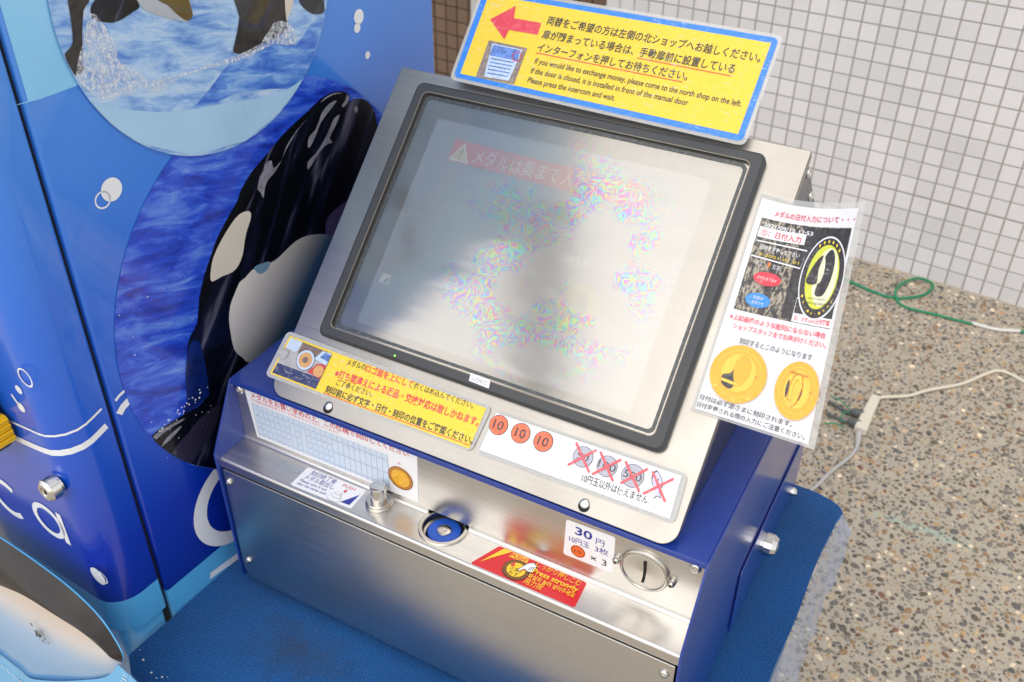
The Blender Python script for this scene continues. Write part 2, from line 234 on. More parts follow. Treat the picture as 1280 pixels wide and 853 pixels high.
LAM = dict(rough=.5, coat=.9, coat_rough=.12, coat_bump=.0034, cscale=105)
def glare_mottle(rgb):
    # mottled glare of the laminate, painted as paler patches into the ink colour
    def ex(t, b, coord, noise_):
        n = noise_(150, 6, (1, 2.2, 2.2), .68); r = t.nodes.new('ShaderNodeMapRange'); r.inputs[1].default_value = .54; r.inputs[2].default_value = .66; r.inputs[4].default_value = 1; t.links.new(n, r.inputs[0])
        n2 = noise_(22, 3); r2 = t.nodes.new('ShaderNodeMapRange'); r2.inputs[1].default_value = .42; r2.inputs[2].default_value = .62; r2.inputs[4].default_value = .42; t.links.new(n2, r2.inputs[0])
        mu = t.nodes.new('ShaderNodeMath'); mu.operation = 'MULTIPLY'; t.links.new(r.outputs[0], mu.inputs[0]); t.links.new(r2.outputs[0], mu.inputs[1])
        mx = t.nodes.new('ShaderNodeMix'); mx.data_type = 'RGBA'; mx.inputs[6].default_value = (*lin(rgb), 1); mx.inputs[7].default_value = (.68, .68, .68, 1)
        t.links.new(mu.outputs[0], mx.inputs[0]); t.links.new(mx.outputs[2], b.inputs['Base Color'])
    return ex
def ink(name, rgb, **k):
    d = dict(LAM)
    if 'extra' not in k and 'vary' not in k: d['extra'] = glare_mottle(rgb)
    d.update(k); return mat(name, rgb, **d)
def stick(name, rgb, **k):
    d = dict(rough=.45, coat=.35, coat_rough=.15, coat_bump=.00012, cscale=60); d.update(k); return mat(name, rgb, **d)

ORIG = {}
def link(o): SC.collection.objects.link(o); return o
def thing(name, label, cat, loc, group=None):
    o = bpy.data.objects.new(name, None); link(o); o.location = loc; o.empty_display_size = .05
    o['label'] = label; o['category'] = cat
    if group: o['group'] = group
    ORIG[o.name] = Vector(loc); return o
def tag(o, label=None, cat=None, group=None, kind=None):
    if label: o['label'] = label
    if cat: o['category'] = cat
    if group: o['group'] = group
    if kind: o['kind'] = kind
    return o
def root_origin(o):
    while o.parent: o = o.parent
    return ORIG.get(o.name, Vector((0, 0, 0)))
def mesh(name, verts, faces, mats, parent=None, mi=None, smooth=False, origin=None, bevel=0, sharp=35):
    """verts are world coordinates"""
    if not isinstance(mats, (list, tuple)): mats = [mats]
    org = root_origin(parent) if parent else (Vector(origin) if origin is not None else Vector((0, 0, 0)))
    me = bpy.data.meshes.new(name); me.from_pydata([tuple(Vector(v) - org) for v in verts], [], faces)
    for m_ in mats: me.materials.append(m_)
    if mi: me.polygons.foreach_set('material_index', mi)
    o = bpy.data.objects.new(name, me); link(o)
    if parent: o.parent = parent
    else: o.location = org; ORIG[o.name] = org
    if smooth:
        me.polygons.foreach_set('use_smooth', [True] * len(me.polygons)); me.set_sharp_from_angle(angle=math.radians(sharp))
    me.update()
    if bevel:
        b = o.modifiers.new('bevel', 'BEVEL'); b.width = bevel; b.segments = 2; b.limit_method = 'ANGLE'; b.harden_normals = True
        me.polygons.foreach_set('use_smooth', [True] * len(me.polygons)); me.set_sharp_from_angle(angle=math.radians(30))
    return o
class Geo:
    def __init__(s): s.v = []; s.f = []; s.m = []
    def add(s, v, f, m=0):
        n = len(s.v); s.v += [Vector(p) for p in v]; s.f += [tuple(i + n for i in q) for q in f]; s.m += [m] * len(f); return s
    def box(s, a, b, m=0, fn=None):
        x0, y0, z0 = a; x1, y1, z1 = b
        v = [(x0, y0, z0), (x1, y0, z0), (x1, y1, z0), (x0, y1, z0), (x0, y0, z1), (x1, y0, z1), (x1, y1, z1), (x0, y1, z1)]
        if fn: v = [fn(*p) for p in v]
        return s.add(v, [(0, 3, 2, 1), (4, 5, 6, 7), (0, 1, 5, 4), (1, 2, 6, 5), (2, 3, 7, 6), (3, 0, 4, 7)], m)
    def prism(s, poly, d0, d1, fn, m=0):
        """poly: 2D outline, extruded from depth d0 to d1; fn(a, b, d) -> world"""
        n = len(poly)
        v = [fn(p[0], p[1], d0) for p in poly] + [fn(p[0], p[1], d1) for p in poly]
        f = [tuple(range(n))[::-1], tuple(range(n, 2 * n))] + [(i, (i + 1) % n, n + (i + 1) % n, n + i) for i in range(n)]
        return s.add(v, f, m)
    def ring_prism(s, outer, inner, d0, d1, fn, m=0):
        n = len(outer)
        v = [fn(*p, d) for d in (d0, d1) for p in outer] + [fn(*p, d) for d in (d0, d1) for p in inner]
        f = []
        for i in range(n):
            j = (i + 1) % n
            f += [(n + i, n + j, 3 * n + j, 3 * n + i), (i, 2 * n + i, 2 * n + j, j), (i, j, n + j, n + i), (2 * n + j, 2 * n + i, 3 * n + i, 3 * n + j)]
        return s.add(v, f, m)
    def lathe(s, prof, fn, n=32, m=0, caps=True):
        """prof: list of (radius, height); fn(a, b, h) -> world"""
        v = []
        for r_, h in prof:
            for i in range(n):
                a = 2 * math.pi * i / n; v.append(fn(r_ * math.cos(a), r_ * math.sin(a), h))
        f = []
        for k in range(len(prof) - 1):
            for i in range(n):
                j = (i + 1) % n; f.append((k * n + i, k * n + j, (k + 1) * n + j, (k + 1) * n + i))
        if caps: f.append(tuple(range((len(prof) - 1) * n, len(prof) * n)))
        return s.add(v, f, m)
    def obj(s, name, mats, parent=None, **k): return mesh(name, s.v, s.f, mats, parent, mi=s.m, **k)

def rrect(x0, y0, x1, y1, r, n=6):
    """rounded rectangle; r may be a 4-list for corners (x0y0, x1y0, x1y1, x0y1)"""
    rs = r if isinstance(r, (list, tuple)) else [r] * 4
    out = []
    for (cx, cy, a0), q in zip([(x0, y0, 180), (x1, y0, 270), (x1, y1, 0), (x0, y1, 90)], rs):
        sx = 1 if cx == x0 else -1; sy = 1 if cy == y0 else -1
        if q <= 0: out.append((cx, cy)); continue
        for i in range(n + 1):
            a = math.radians(a0 + 90 * i / n); out.append((cx + sx * q + q * math.cos(a), cy + sy * q + q * math.sin(a)))
    return out
def quadround(pts, r, n=5):
    """round the corners of a convex polygon"""
    out = []; N = len(pts)
    for i in range(N):
        p = Vector(pts[i]); a = Vector(pts[i - 1]) - p; b = Vector(pts[(i + 1) % N]) - p
        rr = min(r, a.length * .45, b.length * .45); pa = p + a.normalized() * rr; pb = p + b.normalized() * rr
        for k in range(n + 1):
            t = k / n; out.append(tuple(pa * (1 - t) ** 2 + p * 2 * t * (1 - t) + pb * t * t))
    return out
def circle(c, r, n=28, ry=None):
    return [(c[0] + r * math.cos(2 * math.pi * i / n), c[1] + (ry or r) * math.sin(2 * math.pi * i / n)) for i in range(n)]
def smoothpoly(pts, k=3, closed=True):
    N = len(pts); out = []
    for i in range(N if closed else N - 1):
        p0, p1, p2, p3 = [Vector(pts[(i + d) % N] if closed else pts[max(0, min(N - 1, i + d))]) for d in (-1, 0, 1, 2)]
        for j in range(k):
            t = j / k
            out.append(tuple(.5 * ((2 * p1) + (p2 - p0) * t + (2 * p0 - 5 * p1 + 4 * p2 - p3) * t * t + (3 * p1 - p0 - 3 * p2 + p3) * t ** 3)))
    if not closed: out.append(tuple(pts[-1]))
    return out

_txt = {}
def text_mesh(s, bold):
    key = (s, bold)
    if key not in _txt:
        c = bpy.data.curves.new('t', 'FONT'); c.body = s; c.size = 1; c.resolution_u = 3; c.offset = bold
        o = bpy.data.objects.new('t', c); link(o)
        dg = bpy.context.evaluated_depsgraph_get(); dg.update()
        me = bpy.data.meshes.new_from_object(o.evaluated_get(dg), depsgraph=dg)
        V = [(v.co.x, v.co.y) for v in me.vertices]; F = [tuple(p.vertices) for p in me.polygons]
        bpy.data.objects.remove(o); bpy.data.curves.remove(c); bpy.data.meshes.remove(me); _txt[key] = (V, F)
    return _txt[key]
def ccw(p): return sum(p[i - 1][0] * p[i][1] - p[i][0] * p[i - 1][1] for i in range(len(p))) > 0
class Print:
    """flat print on a surface: fn(a, b, layer height) -> world"""
    def __init__(s, fn, step=.00018, base=.0003, cut=None): s.cut = cut; s.fn = fn; s.g = Geo(); s.mats = []; s.lay = base; s.step = step
    def mi(s, m_):
        if m_ not in s.mats: s.mats.append(m_)
        return s.mats.index(m_)
    def up(s): s.lay += s.step; return s
    def poly(s, pts, m_, holes=()):
        loops = [list(pts)] + [list(h) for h in holes]
        tri = tessellate_polygon([[Vector((*p, 0)) for p in l] for l in loops]); flat = [p for l in loops for p in l]
        F = []; k0 = 0
        if s.cut: tri, flat = s.split(tri, flat)
        for t in tri:
            a, b, c = [flat[i] for i in t]
            ar = (b[0] - a[0]) * (c[1] - a[1]) - (b[1] - a[1]) * (c[0] - a[0])
            if abs(ar) > 1e-12: F.append(tuple(t) if ar > 0 else tuple(t)[::-1])
        s.g.add([s.fn(*p, s.lay) for p in flat], F, s.mi(m_)); return s
    def split(s, tri, flat):
        flat = [tuple(p) for p in flat]; todo = [tuple(t) for t in tri]; out = []; mid = {}
        while todo:
            t = todo.pop(); e = [(math.dist(flat[t[i]], flat[t[(i + 1) % 3]]), i) for i in range(3)]; l, i = max(e)
            if l <= s.cut: out.append(t); continue
            a, b, c = t[i], t[(i + 1) % 3], t[(i + 2) % 3]; k = (min(a, b), max(a, b))
            if k not in mid: mid[k] = len(flat); flat.append(((flat[a][0] + flat[b][0]) / 2, (flat[a][1] + flat[b][1]) / 2))
            m_ = mid[k]; todo += [(a, m_, c), (m_, b, c)]
        return out, flat
    def grid(s, quad, m_, nx=12, ny=12):
        """quad: 4 corners (bl, br, tr, tl)"""
        q = [Vector(p) for p in quad]; V = []
        for j in range(ny + 1):
            for i in range(nx + 1):
                x, y = i / nx, j / ny; p = (q[0] * (1 - x) + q[1] * x) * (1 - y) + (q[3] * (1 - x) + q[2] * x) * y; V.append(s.fn(p.x, p.y, s.lay))
        F = [(j * (nx + 1) + i, j * (nx + 1) + i + 1, (j + 1) * (nx + 1) + i + 1, (j + 1) * (nx + 1) + i) for j in range(ny) for i in range(nx)]
        s.g.add(V, F, s.mi(m_)); return s
    def line(s, a, b, w, m_):
        a, b = Vector(a), Vector(b); d = (b - a).normalized(); n = Vector((-d.y, d.x)) * w / 2
        return s.poly([tuple(a - n), tuple(b - n), tuple(b + n), tuple(a + n)], m_)
    def path(s, pts, w, m_, closed=False):
        P = [Vector(p) for p in pts]; N = len(P); V = []
        for i in range(N):
            a = P[i - 1] if (i or closed) else P[0]; b = P[(i + 1) % N] if (i < N - 1 or closed) else P[-1]
            d = (b - a).normalized(); n = Vector((-d.y, d.x)) * w / 2; V += [s.fn(*(P[i] - n), s.lay), s.fn(*(P[i] + n), s.lay)]
        F = [(2 * i, 2 * ((i + 1) % N), 2 * ((i + 1) % N) + 1, 2 * i + 1) for i in range(N if closed else N - 1)]
        s.g.add(V, F, s.mi(m_)); return s
    def ring(s, c, r0, r1, m_, n=28, ry=1.0):
        return s.poly(circle(c, r1, n, r1 * ry), m_, [circle(c, r0, n, r0 * ry)])
    def text(s, txt, p0, p1, h, m_, bold=0.0):
        """baseline from p0 to p1 (fitted), h = height of a capital"""
        V, F = text_mesh(txt, bold)
        if not V: return s
        x0 = min(v[0] for v in V); x1 = max(v[0] for v in V)
        a, b = Vector(p0), Vector(p1); d = b - a; L_ = d.length; d.normalize(); n = Vector((-d.y, d.x)); k = h / .75
        s.g.add([s.fn(*(a + d * ((v[0] - x0) / (x1 - x0) * L_) + n * (v[1] * k)), s.lay) for v in V], F, s.mi(m_)); return s
    def done(s, name, parent=None, **k): return s.g.obj(name, s.mats, parent, **k)
# ---------------------------------------------------------------- frames of reference
BT = Vector(D['plane']['bt']); TL = D['plane']['T']
AXV = Vector((0, math.cos(TL), math.sin(TL))); NNV = Vector((0, -math.sin(TL), math.cos(TL)))
def CP(u, v, w=0): return BT + Vector((u, 0, 0)) + AXV * v + NNV * w              # console plane
VA = Vector((*D['vend']['A'], 0)); DV = Vector((*D['vend']['dv'], 0)); NV = Vector((*D['vend']['nv'], 0)); ZV = Vector((0, 0, 1))
def SP(a, z, o=0): return VA + DV * a + NV * o + ZV * z                            # vending machine, side face
FE = .06
def FP(x, z, o=0): return VA - DV * (FE + o) + NV * x + ZV * z                     # vending machine, front face
BY = D['box']['yb']; LZ = D['box']['zl'] + Z0; HW = D['box']['W'] / 2; YL = D['box']['yl']
def BP(x, z, o=0): return Vector((x, BY - o, z + Z0))                              # steel back wall above the ledge
def LP(x, y, o=0): return Vector((x, y, LZ + o))                                   # steel ledge
WY = D['wall']['yaw']; WP = Vector(D['wall']['P']); WD = Vector((math.cos(WY), math.sin(WY), 0)); WN = Vector((math.sin(WY), -math.cos(WY), 0))
def WL(x, z, o=0): return Vector((WP.x, WP.y, 0)) + WD * x + WN * o + ZV * z       # tile wall (o towards the camera)
CZ = Z0 - .285                                                                     # carpet top

# ---------------------------------------------------------------- materials
def steel_extra(axis, c0=(224, 222, 218), c1=(210, 207, 202)):
    def ex(t, b, coord, noise_):
        st = (4, 900, 900) if axis == 'x' else (900, 900, 4)
        n = noise_(1, 2, st); 
        bp = t.nodes.new('ShaderNodeBump'); bp.inputs['Strength'].default_value = .5; bp.inputs['Distance'].default_value = .00006
        t.links.new(n, bp.inputs['Height']); t.links.new(bp.outputs[0], b.inputs['Normal'])
        sm = noise_(14, 5); r = t.nodes.new('ShaderNodeMapRange'); r.inputs[1].default_value = .3; r.inputs[2].default_value = .75; r.inputs[3].default_value = .22; r.inputs[4].default_value = .30
        gr_ = noise_(1, 3, (5, 420, 420) if axis == 'x' else (420, 420, 5)); ma = t.nodes.new('ShaderNodeMath'); ma.operation = 'MULTIPLY_ADD'; ma.inputs[1].default_value = .16; t.links.new(gr_, ma.inputs[0]); t.links.new(r.outputs[0], ma.inputs[2])
        t.links.new(sm, r.inputs[0]); t.links.new(ma.outputs[0], b.inputs['Roughness'])
        b.inputs['Anisotropic'].default_value = .55
        mx = t.nodes.new('ShaderNodeMix'); mx.data_type = 'RGBA'; mx.inputs[6].default_value = (*lin(c0), 1); mx.inputs[7].default_value = (*lin(c1), 1)
        t.links.new(sm, mx.inputs[0])
        gm = t.nodes.new('ShaderNodeMapRange'); gm.inputs[1].default_value = .3; gm.inputs[2].default_value = .7; gm.inputs[3].default_value = .93; gm.inputs[4].default_value = 1.03; t.links.new(gr_, gm.inputs[0])
        m9 = t.nodes.new('ShaderNodeMix'); m9.data_type = 'RGBA'; m9.blend_type = 'MULTIPLY'; m9.inputs[0].default_value = 1; t.links.new(mx.outputs[2], m9.inputs[6]); t.links.new(gm.outputs[0], m9.inputs[7]); t.links.new(m9.outputs[2], b.inputs['Base Color'])
    return ex
M_steel = mat('brushed_steel', (200, 196, 188), metal=1, rough=.28, extra=steel_extra('x'))
M_plate = mat('console_steel', (170, 166, 158), metal=1, rough=.3, extra=steel_extra('x', (178, 176, 171), (160, 155, 146)))
M_chrome = mat('bright_screw_steel', (215, 213, 208), metal=1, rough=.18)
M_satin = mat('turned_steel', (195, 190, 182), metal=1, rough=.26, bump=.00004, bscale=900)
M_blue = mat('blue_enamel', (26, 58, 148), rough=.32, coat=.6, coat_rough=.12, bump=.00004, bscale=1400, vary=.1, vscale=6)
M_dark = mat('dark_enamel', (28, 34, 52), rough=.35, coat=.3, vary=.15)
M_black = mat('black_gap', (8, 8, 9), rough=.7)
M_bezel = mat('grey_bezel_plastic', (60, 62, 65), rough=.42, bump=.00005, bscale=1200, vary=.06)
M_bezel2 = mat('grey_bezel_line', (148, 138, 118), rough=.4)
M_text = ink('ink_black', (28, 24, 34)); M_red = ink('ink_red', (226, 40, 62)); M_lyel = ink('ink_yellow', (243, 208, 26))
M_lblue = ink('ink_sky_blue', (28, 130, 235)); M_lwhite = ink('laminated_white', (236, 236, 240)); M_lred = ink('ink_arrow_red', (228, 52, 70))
M_sw = stick('sticker_white', (238, 238, 240)); M_sk = stick('sticker_black', (30, 26, 30)); M_sblue = stick('sticker_navy', (34, 48, 150))
M_sred = stick('sticker_red', (214, 22, 34)); M_syel = stick('sticker_yellow', (248, 205, 40)); M_sredink = stick('sticker_red_ink', (214, 44, 58))
M_gray = stick('sticker_grey', (150, 152, 165)); M_copper = stick('print_copper', (232, 108, 52)); M_gold = stick('print_gold', (236, 176, 40), vary=.25, vscale=260)
M_goldd = stick('print_gold_dark', (186, 120, 20), vary=.2, vscale=200)
def film_extra(t, b, coord, noise_):
    t.nodes.remove(b); out = [n for n in t.nodes if n.type == 'OUTPUT_MATERIAL'][0]
    tr = t.nodes.new('ShaderNodeBsdfTransparent'); tr.inputs[0].default_value = (.9, .9, .9, 1)
    gl = t.nodes.new('ShaderNodeBsdfPrincipled'); gl.inputs['Base Color'].default_value = (.8, .8, .78, 1); gl.inputs['Roughness'].default_value = .12
    bp = t.nodes.new('ShaderNodeBump'); bp.inputs['Distance'].default_value = .0014; t.links.new(noise_(90, 3), bp.inputs['Height']); t.links.new(bp.outputs[0], gl.inputs['Normal'])
    mx = t.nodes.new('ShaderNodeMixShader'); mx.inputs[0].default_value = .42
    t.links.new(tr.outputs[0], mx.inputs[1]); t.links.new(gl.outputs[0], mx.inputs[2]); t.links.new(mx.outputs[0], out.inputs[0])
M_film = mat('clear_laminate_film', extra=film_extra)

# ---------------------------------------------------------------- ground
def ground_extra(t, b, coord, noise_):
    def vor(scale, rnd=1):
        v = t.nodes.new('ShaderNodeTexVoronoi'); v.inputs['Scale'].default_value = scale; t.links.new(coord(), v.inputs['Vector']); return v
    base = t.nodes.new('ShaderNodeMix'); base.data_type = 'RGBA'; base.inputs[6].default_value = (*lin((194, 183, 166)), 1); base.inputs[7].default_value = (*lin((172, 161, 144)), 1)
    t.links.new(noise_(26, 6), base.inputs[0])
    v = vor(210); cr = t.nodes.new('ShaderNodeValToRGB'); cr.color_ramp.elements[0].position = .0; cr.color_ramp.elements[1].position = 1
    for p_, c in [(.25, (120, 96, 70)), (.45, (70, 68, 66)), (.6, (176, 150, 110)), (.8, (98, 88, 76))]:
        e = cr.color_ramp.elements.new(p_); e.color = (*lin(c), 1)
    cr.color_ramp.elements[0].color = (*lin((60, 58, 58)), 1); cr.color_ramp.elements[-1].color = (*lin((200, 180, 150)), 1)
    sp = t.nodes.new('ShaderNodeSeparateColor'); t.links.new(v.outputs['Color'], sp.inputs[0]); t.links.new(sp.outputs[0], cr.inputs[0])
    mk = t.nodes.new('ShaderNodeMath'); mk.operation = 'LESS_THAN'; mk.inputs[1].default_value = .30; t.links.new(v.outputs['Distance'], mk.inputs[0])
    mk2 = t.nodes.new('ShaderNodeMath'); mk2.operation = 'MULTIPLY'; gt = t.nodes.new('ShaderNodeMath'); gt.operation = 'GREATER_THAN'; gt.inputs[1].default_value = .45
    t.links.new(sp.outputs[1], gt.inputs[0]); t.links.new(mk.outputs[0], mk2.inputs[0]); t.links.new(gt.outputs[0], mk2.inputs[1])
    mx = t.nodes.new('ShaderNodeMix'); mx.data_type = 'RGBA'; t.links.new(mk2.outputs[0], mx.inputs[0]); t.links.new(base.outputs[2], mx.inputs[6]); t.links.new(cr.outputs[0], mx.inputs[7])
    # old mint paint scuff, a worn streak across the paving
    mp = t.nodes.new('ShaderNodeMapping'); mp.vector_type = 'POINT'; mp.inputs['Location'].default_value = (-.48, -1.105, 0); t.links.new(coord(), mp.inputs[0])
    mp2 = t.nodes.new('ShaderNodeMapping'); mp2.inputs['Rotation'].default_value = (0, 0, math.radians(13)); mp2.inputs['Scale'].default_value = (5, 34, 0); t.links.new(mp.outputs[0], mp2.inputs[0])
    ln = t.nodes.new('ShaderNodeVectorMath'); ln.operation = 'LENGTH'; t.links.new(mp2.outputs[0], ln.inputs[0])
    nn_ = noise_(60, 5); ad = t.nodes.new('ShaderNodeMath'); ad.operation = 'MULTIPLY_ADD'; ad.inputs[1].default_value = 2.2; t.links.new(nn_, ad.inputs[0]); t.links.new(ln.outputs['Value'], ad.inputs[2])
    mr = t.nodes.new('ShaderNodeMapRange'); mr.inputs[1].default_value = 1.75; mr.inputs[2].default_value = 1.3; mr.inputs[3].default_value = 0; mr.inputs[4].default_value = .38; t.links.new(ad.outputs[0], mr.inputs[0])
    m3 = t.nodes.new('ShaderNodeMix'); m3.data_type = 'RGBA'; m3.inputs[7].default_value = (*lin((150, 205, 190)), 1); t.links.new(mr.outputs[0], m3.inputs[0]); t.links.new(mx.outputs[2], m3.inputs[6])
    t.links.new(m3.outputs[2], b.inputs['Base Color'])
    bp = t.nodes.new('ShaderNodeBump'); bp.inputs['Distance'].default_value = .0015; t.links.new(noise_(300, 4), bp.inputs['Height']); t.links.new(bp.outputs[0], b.inputs['Normal'])
M_ground = mat('pebble_concrete', rough=.8, extra=ground_extra)
g = Geo(); g.add([(-30, -30, 0), (30, -30, 0), (30, 30, 0), (-30, 30, 0)], [(0, 1, 2, 3)])
tag(g.obj('ground', M_ground), 'washed pebble concrete paving around the machines', kind='structure')

def peb_extra(t, b, coord, noise_):
    a = t.nodes.new('ShaderNodeAttribute'); a.attribute_name = 'tone'
    mx = t.nodes.new('ShaderNodeMix'); mx.data_type = 'RGBA'; mx.blend_type = 'MULTIPLY'; mx.inputs[0].default_value = .5
    t.links.new(a.outputs['Color'], mx.inputs[6]); n = noise_(260, 3); t.links.new(n, mx.inputs[7]); t.links.new(mx.outputs[2], b.inputs['Base Color'])
M_peb = mat('river_pebbles', rough=.5, extra=peb_extra)
import numpy as np
def build_pebbles():
    rng = np.random.default_rng(3)
    bm = bmesh.new(); bmesh.ops.create_icosphere(bm, subdivisions=2, radius=1)
    bmesh.ops.bisect_plane(bm, geom=bm.verts[:] + bm.edges[:] + bm.faces[:], plane_co=(0, 0, -.05), plane_no=(0, 0, -1), clear_outer=True)
    bmesh.ops.triangulate(bm, faces=bm.faces[:])
    bv = np.array([v.co[:] for v in bm.verts]); bf = np.array([[v.index for v in f.verts] for f in bm.faces]) if not bm.verts.index_update() else 0
    bm.free()
    cell = {}; P = []
    def ok(x, y, r):
        i, j = int(x / .016), int(y / .016)
        for a in range(-1, 2):
            for b_ in range(-1, 2):
                for (q, s_, rr) in cell.get((i + a, j + b_), ()):
                    if (q - x) ** 2 + (s_ - y) ** 2 < (r + rr) ** 2 * .8: return False
        cell.setdefault((i, j), []).append((x, y, r)); return True
    tries = 0
    while tries < 60000 and len(P) < 10000:
        tries += 1
        x = rng.uniform(-.05, 1.15); y = rng.uniform(.35, 2.22)
        if x > .72 and y < 1.0 and rng.random() < .5: continue
        if x > .45 + (y) * .33: continue
        r = float(np.clip(rng.lognormal(math.log(.0042), .38), .0022, .0088))
        if (Vector((x, y, 0)) - WL(0, 0)).dot(WN) < .012: continue
        if ok(x, y, r): P.append((x, y, r))
    cols = [(98, 96, 92), (82, 81, 80), (116, 110, 100), (128, 102, 74), (150, 124, 90), (180, 156, 122), (108, 76, 58), (206, 190, 164), (110, 106, 98), (88, 80, 66), (170, 134, 100), (84, 80, 74), (214, 196, 166)]
    pr = np.array([4, 2.4, 6, 5, 3, 1.6, 1.4, 1.6, 4, 5, .8, 4, .5]); pr /= pr.sum()
    n = len(P); nv = len(bv); V = np.zeros((n * nv, 3)); F = np.zeros((n * len(bf), 3), int); Cc = np.zeros((n * nv, 4))
    for k, (x, y, r) in enumerate(P):
        a = rng.uniform(0, 6.28); e = rng.uniform(.62, .95); s = bv * np.array([r * 1.12, r * e, r * rng.uniform(.26, .5)])
        s = s * (1 + .12 * np.sin(bv @ rng.normal(size=3) * 2.5)[:, None])
        ca, sa = math.cos(a), math.sin(a); s = np.stack([s[:, 0] * ca - s[:, 1] * sa + x, s[:, 0] * sa + s[:, 1] * ca + y, s[:, 2]], 1)
        V[k * nv:(k + 1) * nv] = s; F[k * len(bf):(k + 1) * len(bf)] = bf + k * nv
        c = np.array(lin(cols[rng.choice(len(cols), p=pr)])) * rng.uniform(.8, 1.25); Cc[k * nv:(k + 1) * nv] = [*c * 1.75, 1]
    me = bpy.data.meshes.new('pebbles'); me.vertices.add(len(V)); me.vertices.foreach_set('co', V.ravel())
    me.loops.add(F.size); me.loops.foreach_set('vertex_index', F.ravel()); me.polygons.add(len(F)); me.polygons.foreach_set('loop_start', np.arange(0, F.size, 3))
    me.update(calc_edges=True); me.polygons.foreach_set('use_smooth', np.ones(len(F), bool))
    at = me.color_attributes.new('tone', 'FLOAT_COLOR', 'POINT'); at.data.foreach_set('color', Cc.ravel())
    me.materials.append(M_peb); o = bpy.data.objects.new('pebbles', me); link(o)
    tag(o, 'grey, brown and tan pebbles set in the concrete paving', kind='stuff')
build_pebbles()

# ---------------------------------------------------------------- tile wall
wall = thing('tiled_wall', 'wall of small square pale grey tiles behind the engraving machine, over the paving', 'wall', WL(0, 0))
M_grout = mat('grout', (162, 157, 148), rough=.9, bump=.0006, bscale=500)
def tile_extra(base, amp):
    def ex(t, b, coord, noise_):
        oi = t.nodes.new('ShaderNodeObjectInfo'); n = noise_(3, 4)
        r = t.nodes.new('ShaderNodeMapRange'); r.inputs[3].default_value = 1 - amp; r.inputs[4].default_value = 1.0; t.links.new(oi.outputs['Random'], r.inputs[0])
        r2 = t.nodes.new('ShaderNodeMapRange'); r2.inputs[1].default_value = .3; r2.inputs[2].default_value = .7; r2.inputs[3].default_value = .94; r2.inputs[4].default_value = 1.03; t.links.new(n, r2.inputs[0])
        mu = t.nodes.new('ShaderNodeMath'); mu.operation = 'MULTIPLY'; t.links.new(r.outputs[0], mu.inputs[0]); t.links.new(r2.outputs[0], mu.inputs[1])
        mx = t.nodes.new('ShaderNodeMix'); mx.data_type = 'RGBA'; mx.blend_type = 'MULTIPLY'; mx.inputs[0].default_value = 1; mx.inputs[6].default_value = (*lin(base), 1)
        t.links.new(mu.outputs[0], mx.inputs[7]); t.links.new(mx.outputs[2], b.inputs['Base Color'])
    return ex
M_tile = mat('pale_tile_glaze', rough=.3, spec=.4, extra=tile_extra((230, 227, 227), .11), bump=.0002, bscale=30)
M_brown = mat('brown_tile_glaze', rough=.35, spec=.4, extra=tile_extra((120, 98, 82), .35), bump=.0002, bscale=30)
M_groutb = mat('dark_grout', (70, 58, 48), rough=.9)
XB = -1.125                                  # along the wall: brown tiles begin left of here
ZTOP = WP.z                                  # grout line j = 0
g = Geo(); g.box((XB, 0, -.12), (4.0, 2.8, -.0035), fn=lambda x, z, o: WL(x, z, o)); g.obj('wall_body', M_grout, wall)
def tile_mesh(name, m_):
    g = Geo(); h = .0235; b = .0012; t_ = .0035
    v = [(-h, -h, 0), (h, -h, 0), (h, h, 0), (-h, h, 0)] + [(sx * (h - .0006), sy * (h - .0006), t_ * .6) for sx, sy in ((-1, -1), (1, -1), (1, 1), (-1, 1))] + [(sx * (h - b), sy * (h - b), t_) for sx, sy in ((-1, -1), (1, -1), (1, 1), (-1, 1))]
    f = [(8, 9, 10, 11)] + [(4 * k + i, 4 * k + (i + 1) % 4, 4 * k + 4 + (i + 1) % 4, 4 * k + 4 + i) for k in (0, 1) for i in range(4)]
    me = bpy.data.meshes.new(name); me.from_pydata([(p[0], -p[2], p[1]) for p in v], [], f); me.materials.append(m_)
    return me
tm = tile_mesh('tile', M_tile); tmb = tile_mesh('tile_brown', M_brown)
def in_view(p):
    d = Vector(p) - CAMLOC; z = d.dot(_f)
    if z <= 0: return False
    x = 640 + CAM_F * d.dot(_r) / z; y = 426.5 - CAM_F * d.dot(_u) / z
    if not (-15 < x < 1300 and -20 < y < 400): return False
    return not (x < 960 and y > 60 + (x - 600) * .33) and not (x < 1010 and y > 195)
def tiles(i0, i1, root, me, m_, org):
    cand = []; rest = Geo()
    for i in range(i0, i1):
        for j in range(-42, 16):
            jt = .0018 if j >= 11 else 0
            c = WL(.05 * i + .025, ZTOP - .05 * j - .025 - jt, -.0042 + .0004 * math.sin(i * 12.9 + j * 7.1))
            if j == 15: c = WL(.05 * i + .025, ZTOP - .05 * j - .025 - jt, -.0042)
            cand.append((not in_view(c), (c - CAMLOC).length, c))
    cand.sort(key=lambda q: (q[0], q[1]))
    R = Matrix.Rotation(WY, 4, 'Z')
    for k, (out, dist, c) in enumerate(cand):
        if k < 295 and not out:
            o = bpy.data.objects.new('tile', me); link(o); o.parent = root; o.location = c - org
            o.rotation_euler = (random.uniform(-.006, .006), 0, WY + random.uniform(-.006, .006))
        else:
            rest.add([R @ v.co + c for v in me.vertices], [tuple(p.vertices) for p in me.polygons])
    if rest.v: tag(rest.obj('tiles_around_view', m_, root), kind='stuff')
tiles(int(round((XB) / .05)), 60, wall, tm, M_tile, WL(0, 0))
bw = thing('brown_tiled_wall', 'dark brown tiled wall section between the blue vending machine and the yellow sign', 'wall', WL(-1.6, 0))
g = Geo(); g.box((-3.2, 0, -.14), (XB - .003, 2.8, -.0055), fn=lambda x, z, o: WL(x, z, o)); g.obj('wall_body', M_groutb, bw)
